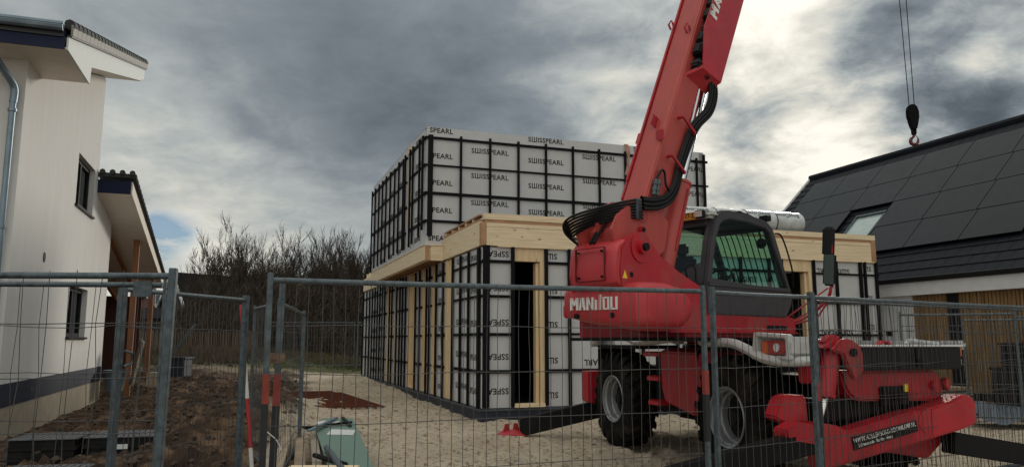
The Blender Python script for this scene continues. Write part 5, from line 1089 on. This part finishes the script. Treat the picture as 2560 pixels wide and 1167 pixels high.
m = bar((-11.2, 24.4, .6), (-10.6, 25.6, 2.1), .1, .05); thing_mesh(m, 'prop', GALV, 'grey prop leaning beside the dark blue box', 'prop')

# right-hand clutter before the timber wall
def wbox(x, y, w_, d_, h, rot, z, name, m_, label, cat, bev=.015, lip=True):
    t = empty(name, (x, y, z), rot, label=label, cat=cat); m = MB(); m.box(-w_ / 2, w_ / 2, -d_ / 2, d_ / 2, 0, h); m.build('body', m_, t, bevel=bev)
    m = MB(); m.box(-w_ / 2 - .03, w_ / 2 + .03, -d_ / 2 - .03, d_ / 2 + .03, h + .001, h + .05); m.tube([(-w_ / 2 + .05, -d_ / 2, h + .04), (-w_ / 2 + .02, -d_ / 2, h + .09), (-w_ / 2 + .12, -d_ / 2, h + .09)], .012, 6); m.build('lid', m_, t, bevel=.008)
    for i in range(3): m = MB(); m.box(-w_ / 2 + .1 + i * (w_ / 3), -w_ / 2 + .16 + i * (w_ / 3), -d_ / 2 - .012, -d_ / 2, .05, h - .04); m.build('rib', m_, t)
    return t
wbox(10.6, 15.6, 1.5, .8, .86, R(20), .15, 'container', BLKP, 'large black container before the timber cladding at the right edge', 'container')
wbox(10.95, 16.6, .5, .5, .5, R(20), 1.0, 'black_crate', BLKP, 'small black crate standing behind the large black container', 'crate')
rq = random.Random(77)
m = MB(); n = 26; vs = []
for i in range(n):
    for j in range(10):
        u, v = i / (n - 1), j / 9; vs.append((8.6 + 3.0 * u + rq.uniform(-.05, .05), 14.2 - .9 * u + 1.0 * v, .12 + .30 * math.sin(PI * v) * (.5 + .5 * math.sin(5 * u + 1)) + rq.uniform(-.04, .06)))
m.add(vs, [(i * 10 + j, i * 10 + j + 1, (i + 1) * 10 + j + 1, (i + 1) * 10 + j) for i in range(n - 1) for j in range(9)]); thing_mesh(m, 'tarpaulin', TARP, 'crumpled blue-grey tarpaulin on the ground before the black container', 'tarpaulin', fix=False, smooth=True)
for k, (x, y) in enumerate(((8.2, 15.9), (8.75, 15.7))):
    m = MB()
    for i in range(5): m.box(-.45 + rq.uniform(-.02, .02), .45, -.3, .3, i * .1, i * .1 + .075)
    o = thing_mesh(m, 'board_stack', PLANK if k else BRK, ('reddish' if not k else 'greyish') + ' low stack of boards behind the telehandler beside the timber wall', 'board stack', bevel=.005); o.location = (x, y, .2); o.rotation_euler = (0, 0, R(20))
ye = empty('yellow_barrier', (9.05, 12.55, .1), R(-8), label='yellow barrier leg with a white top at the right edge of the photo', cat='barrier')
m = MB(); m.box(0, .10, 0, .08, 0, .85); m.build('leg', YST, ye, bevel=.01); m = MB(); m.box(-.12, .5, -.02, .12, .851, .90); m.build('top_board', PAPER, ye, bevel=.006)
m = MB(); m.tube([(-.15, .05, 0), (.05, .05, .75)], .015, 6); m.build('brace', GALV, ye)

# ------------------------------------------------------------------ background: sheds, paling, shrubs, grass
ROOFD = mat('matt_dark_roof', (.012, .012, .014), .95, var=.3, spec=.1)
def gable(name, x, y, rot, w_, d_, eave, ridge, wm, rm, label, base=.8, verge=None):
    t = empty(name, (x, y, base), rot, label=label, cat='shed' if 'shed' in name else 'house')
    m = MB(); m.prism([(-w_ / 2, 0), (w_ / 2, 0), (w_ / 2, eave), (0, ridge - .1), (-w_ / 2, eave)], 'y', 0, d_); m.build('wall', wm, t)
    m = MB()
    for s_ in (-1, 1): m.loft([[(s_ * (w_ / 2 + .3), yy, eave - .2 * (ridge - eave) / w_ * 2), (0, yy, ridge), (0, yy, ridge + .15), (s_ * (w_ / 2 + .3), yy, eave + .0)] for yy in (-.3, d_ + .3)])
    m.build('roof', rm, t)
    m = MB()
    for s_ in (-1, 1): m.tube([(s_ * (w_ / 2 + .3), -.33, eave - .1), (0, -.33, ridge + .1)], .11, 4)
    m.build('verge_board', verge or PALE, t); return t
t = gable('dark_shed', -26.6, 60, R(-36), 4.2, 10, 2.8, 6.0, DKW, ROOFD, 'dark boarded gabled shed with a pale verge behind the mud at the left', verge=BARGE)
m = MB(); m.box(.9, 1.25, -.06, -.01, 2.9, 3.5); m.build('window', GLS, t)
t = gable('brick_cottage', -36.0, 75, R(-10), 6, 8, 2.6, 5.2, BRK, SLATE, 'small pinkish brick house far behind the timber posts', verge=BARGE)
for x in (-1.6, .6): m = MB(); m.box(x, x + .9, -.06, -.01, 1.0, 2.2); m.build('window', GLS, t)
t = gable('dark_shed', -19.5, 54, R(80), 5, 8, 2.2, 2.9, DKW, ROOFD, 'low flat dark shed with a long eave behind the chestnut paling', base=.9)
t = gable('brown_shed', -13.4, 46, R(15), 1.9, 4, 4.0, 4.6, mat('rust_boarding', (.12, .045, .02), .9, var=.3, mode='woodv'), ROOFD, 'narrow rust-brown timber shed among the bare bushes behind the gate', base=.6)
# chestnut paling
pf = empty('paling_fence', (-21.5, 38, 0), 0, label='weathered upright chestnut paling fence behind the grass on the left', cat='fence', group=None)
m = MB(); rq = random.Random(6); x = 0
while x < 9.0:
    h = rq.uniform(1.05, 1.22); tl = rq.uniform(-.04, .04); z0 = gh(-21.5 + x, 38) - .05; m.tube([(x, 0, z0), (x + tl, rq.uniform(-.02, .02), z0 + h)], rq.uniform(.02, .032), 4, r2=.015); x += rq.uniform(.065, .10)
m.build('pales', PALE, pf, fix=False); tag(bpy.data.objects['pales'], kind='stuff')
m = MB()
for z in (.35, .95): m.tube([(0, -.02, gh(-21.5, 38) + z), (9.0, -.02, gh(-12.5, 38) + z)], .008, 4)
m.build('fence_strand', WIRE, pf)
# bare shrubs
def shrub_mesh(seed, H, spread, nst=9, leaf=0, depth=5):
    rq = random.Random(seed); tr = MB(); tw = MB(); lf = MB()
    def grow(p, d, L, r, lv):
        n = 3; P = [p]; q = p.copy(); dd = d.copy()
        for i in range(n):
            dd = (dd + Vector((rq.uniform(-.16, .16), rq.uniform(-.16, .16), rq.uniform(-.04, .14)))).normalized(); q = q + dd * (L / n); P.append(q.copy())
        (tr if lv < 2 else tw).tube(P, [r * (1 - .4 * i / n) for i in range(n + 1)], 3 if lv > 0 else 5, cap=False)
        if lv >= depth: return
        for i in range(rq.choice((2, 3, 3)) if lv < depth - 1 else 5):
            k = rq.randint(1, n); a = rq.uniform(.25, .65); ax = Vector((rq.uniform(-1, 1), rq.uniform(-1, 1), rq.uniform(-.2, .5))).normalized()
            nd = (dd + ax * a + Vector((0, 0, .14))).normalized(); grow(P[k], nd, L * rq.uniform(.55, .78), r * .68, lv + 1)
        if leaf and lv >= 2:
            for i in range(leaf):
                c = P[rq.randint(0, n)] + Vector((rq.uniform(-.3, .3), rq.uniform(-.3, .3), rq.uniform(-.3, .3))); s = rq.uniform(.04, .10); a = Vector((rq.uniform(-1, 1), rq.uniform(-1, 1), rq.uniform(-1, 1))).normalized() * s; b_ = Vector((rq.uniform(-1, 1), rq.uniform(-1, 1), rq.uniform(-1, 1))).normalized() * s
                lf.add([c, c + a, c + a * .6 + b_], [(0, 1, 2)])
    for i in range(nst):
        a = 2 * PI * i / nst + rq.uniform(-.4, .4); d = Vector((math.cos(a) * spread * rq.uniform(.3, 1), math.sin(a) * spread * rq.uniform(.3, 1), 1)).normalized()
        grow(Vector((math.cos(a) * .35, math.sin(a) * .35, -.2)), d, H * rq.uniform(.34, .43), .055 * H / 7, 0)
    return tr, tw, lf
protos = []
def shrub(x, y, H, seed, kind, label, first=None, rot=0.0):
    if first is None:
        tr, tw, lf = shrub_mesh(seed, H, .85 if kind else .62, 14, 7 if kind == 2 else (3 if kind else 1)); t = empty('bare_shrub', (x, y, gh(x, y)), rot, label=label, cat='shrub', group='bare shrubs behind the site')
        tr.build('trunk', TWIG, t, fix=False); tw.build('crown', TWIG, t, fix=False); lf.build('withered_leaves', LEAFB, t, fix=False); protos.append((t, H)); return t
    src, H0 = first; t = src.copy(); C.objects.link(t); t.location = (x, y, gh(x, y)); t.rotation_euler = (0, 0, rot); t.scale = (H / H0,) * 3; t['label'] = label
    for ch in src.children: c = ch.copy(); C.objects.link(c); c.parent = t
    return t
LBL = 'bare twiggy shrub, '
shrub(-18.6, 50, 8.3, 1, 0, LBL + 'the tall pointed one standing furthest left above the shed roof')
shrub(-15.6, 50, 8.0, 2, 0, LBL + 'the second tall one from the left')
shrub(-12.4, 49, 7.2, 3, 1, LBL + 'the low dense one in the dip of the skyline')
shrub(-9.8, 50, 8.3, 4, 0, LBL + 'the open pale one close to the new house')
shrub(-20.8, 52, 4.8, 5, 2, LBL + 'the low leafy one at the far left')
sp = [(-14.0, 47.5, 5.6, 4, 'brown leafy one low in front of the second tall one'), (-17.2, 47, 5.6, 2, 'dense one in front of the tall pointed one'), (-11.2, 46.5, 5.8, 2, 'dense one right of the narrow brown shed'), (-8.9, 47, 6.4, 1, 'one touching the left wall of the new house'), (-12.9, 52, 7.4, 0, 'tall one behind the low dense one'),
      (-11.2, 52, 7.9, 3, 'tallest open one near the new house'), (-7.4, 50, 7.4, 3, 'one mostly hidden behind the new house'), (-19.6, 46.5, 3.6, 4, 'lowest one over the shed roof'), (-15.3, 45.5, 4.4, 2, 'low one behind the short gate'), (-10.0, 44.5, 4.4, 4, 'low one behind the far fence panel'), (-8.0, 44, 4.8, 2, 'low one beside the far corner of the new house'), (-12.3, 44.5, 4.2, 2, 'low one between the gate posts and the far fence'), (-16.8, 52, 7.0, 1, 'one filling the gap between the two tall left ones')]
for i, (x, y, H, k, l_) in enumerate(sp): shrub(x, y, H, 0, 0, LBL + 'the ' + l_, protos[k], rot=i * 1.7)
# undergrowth and grasses
mb = MB(); rq = random.Random(12)
for i in range(34000):
    x = rq.uniform(-19, -4); y = rq.uniform(40.5, 53); z = gh(x, y) + min(abs(rq.gauss(0, 1)) * 1.5, 3.4) * min(1, (x + 20.5) / 4); L = rq.uniform(.3, 1.1); d = Vector((rq.uniform(-.6, .6), rq.uniform(-.6, .6), rq.uniform(.3, 1))).normalized() * L; u = Vector((rq.uniform(.008, .02), 0, 0))
    p = Vector((x, y, z)); mb.add([p - u, p + u, p + d], [(0, 1, 2)])
tag(mb.build('undergrowth', TWIG, None, fix=False), 'dark tangled undergrowth of thin twigs below the bare shrubs', 'undergrowth', kind='stuff')
def blades(name, n, xr, yr, hr, wr, m_, label, seed, cond=None, lean=.35):
    mb = MB(); rq = random.Random(seed)
    for i in range(n):
        x = rq.uniform(*xr); y = rq.uniform(*yr)
        if cond and not cond(x, y): continue
        cl = vn1(x * .5, y * .5)
        h = rq.uniform(*hr) * (.5 + cl); z = surf(x, y) - .03; a = rq.uniform(0, 6.3); u = Vector((math.cos(a), math.sin(a), 0)) * rq.uniform(*wr); l_ = Vector((rq.gauss(0, lean), rq.gauss(0, lean), 1)) * h; p = Vector((x, y, z))
        mb.add([p - u, p + u, p + l_], [(0, 1, 2)])
    return tag(mb.build(name, m_, None, fix=False), label, 'grass', kind='stuff')
def vn1(x, y): return float(fbm(np.array([x]), np.array([y]), 77, 2)[0])
blades('tall_grass', 9000, (-20, -2), (35, 41), (.15, .42), (.012, .03), mat('dry_grass', (.09, .066, .032), .9, var=.5, scale=.7), 'tall dry brown grass in front of the bare shrubs', 1)
blades('green_grass', 9000, (-24, -3), (28.5, 38), (.12, .32), (.01, .025), mat('green_blades', (.05, .07, .02), .9, var=.5, scale=.5), 'short green grass between the mud and the paling', 2, lambda x, y: y > 31 + (2.5 if x > -9 else 0) - (3.5 if x < -13 else 0))
blades('heather', 5000, (-22, -11), (31, 36.5), (.25, .5), (.01, .025), mat('reddish_weeds', (.085, .055, .04), .9, var=.5, scale=.6), 'low reddish brown weeds before the paling fence', 3)
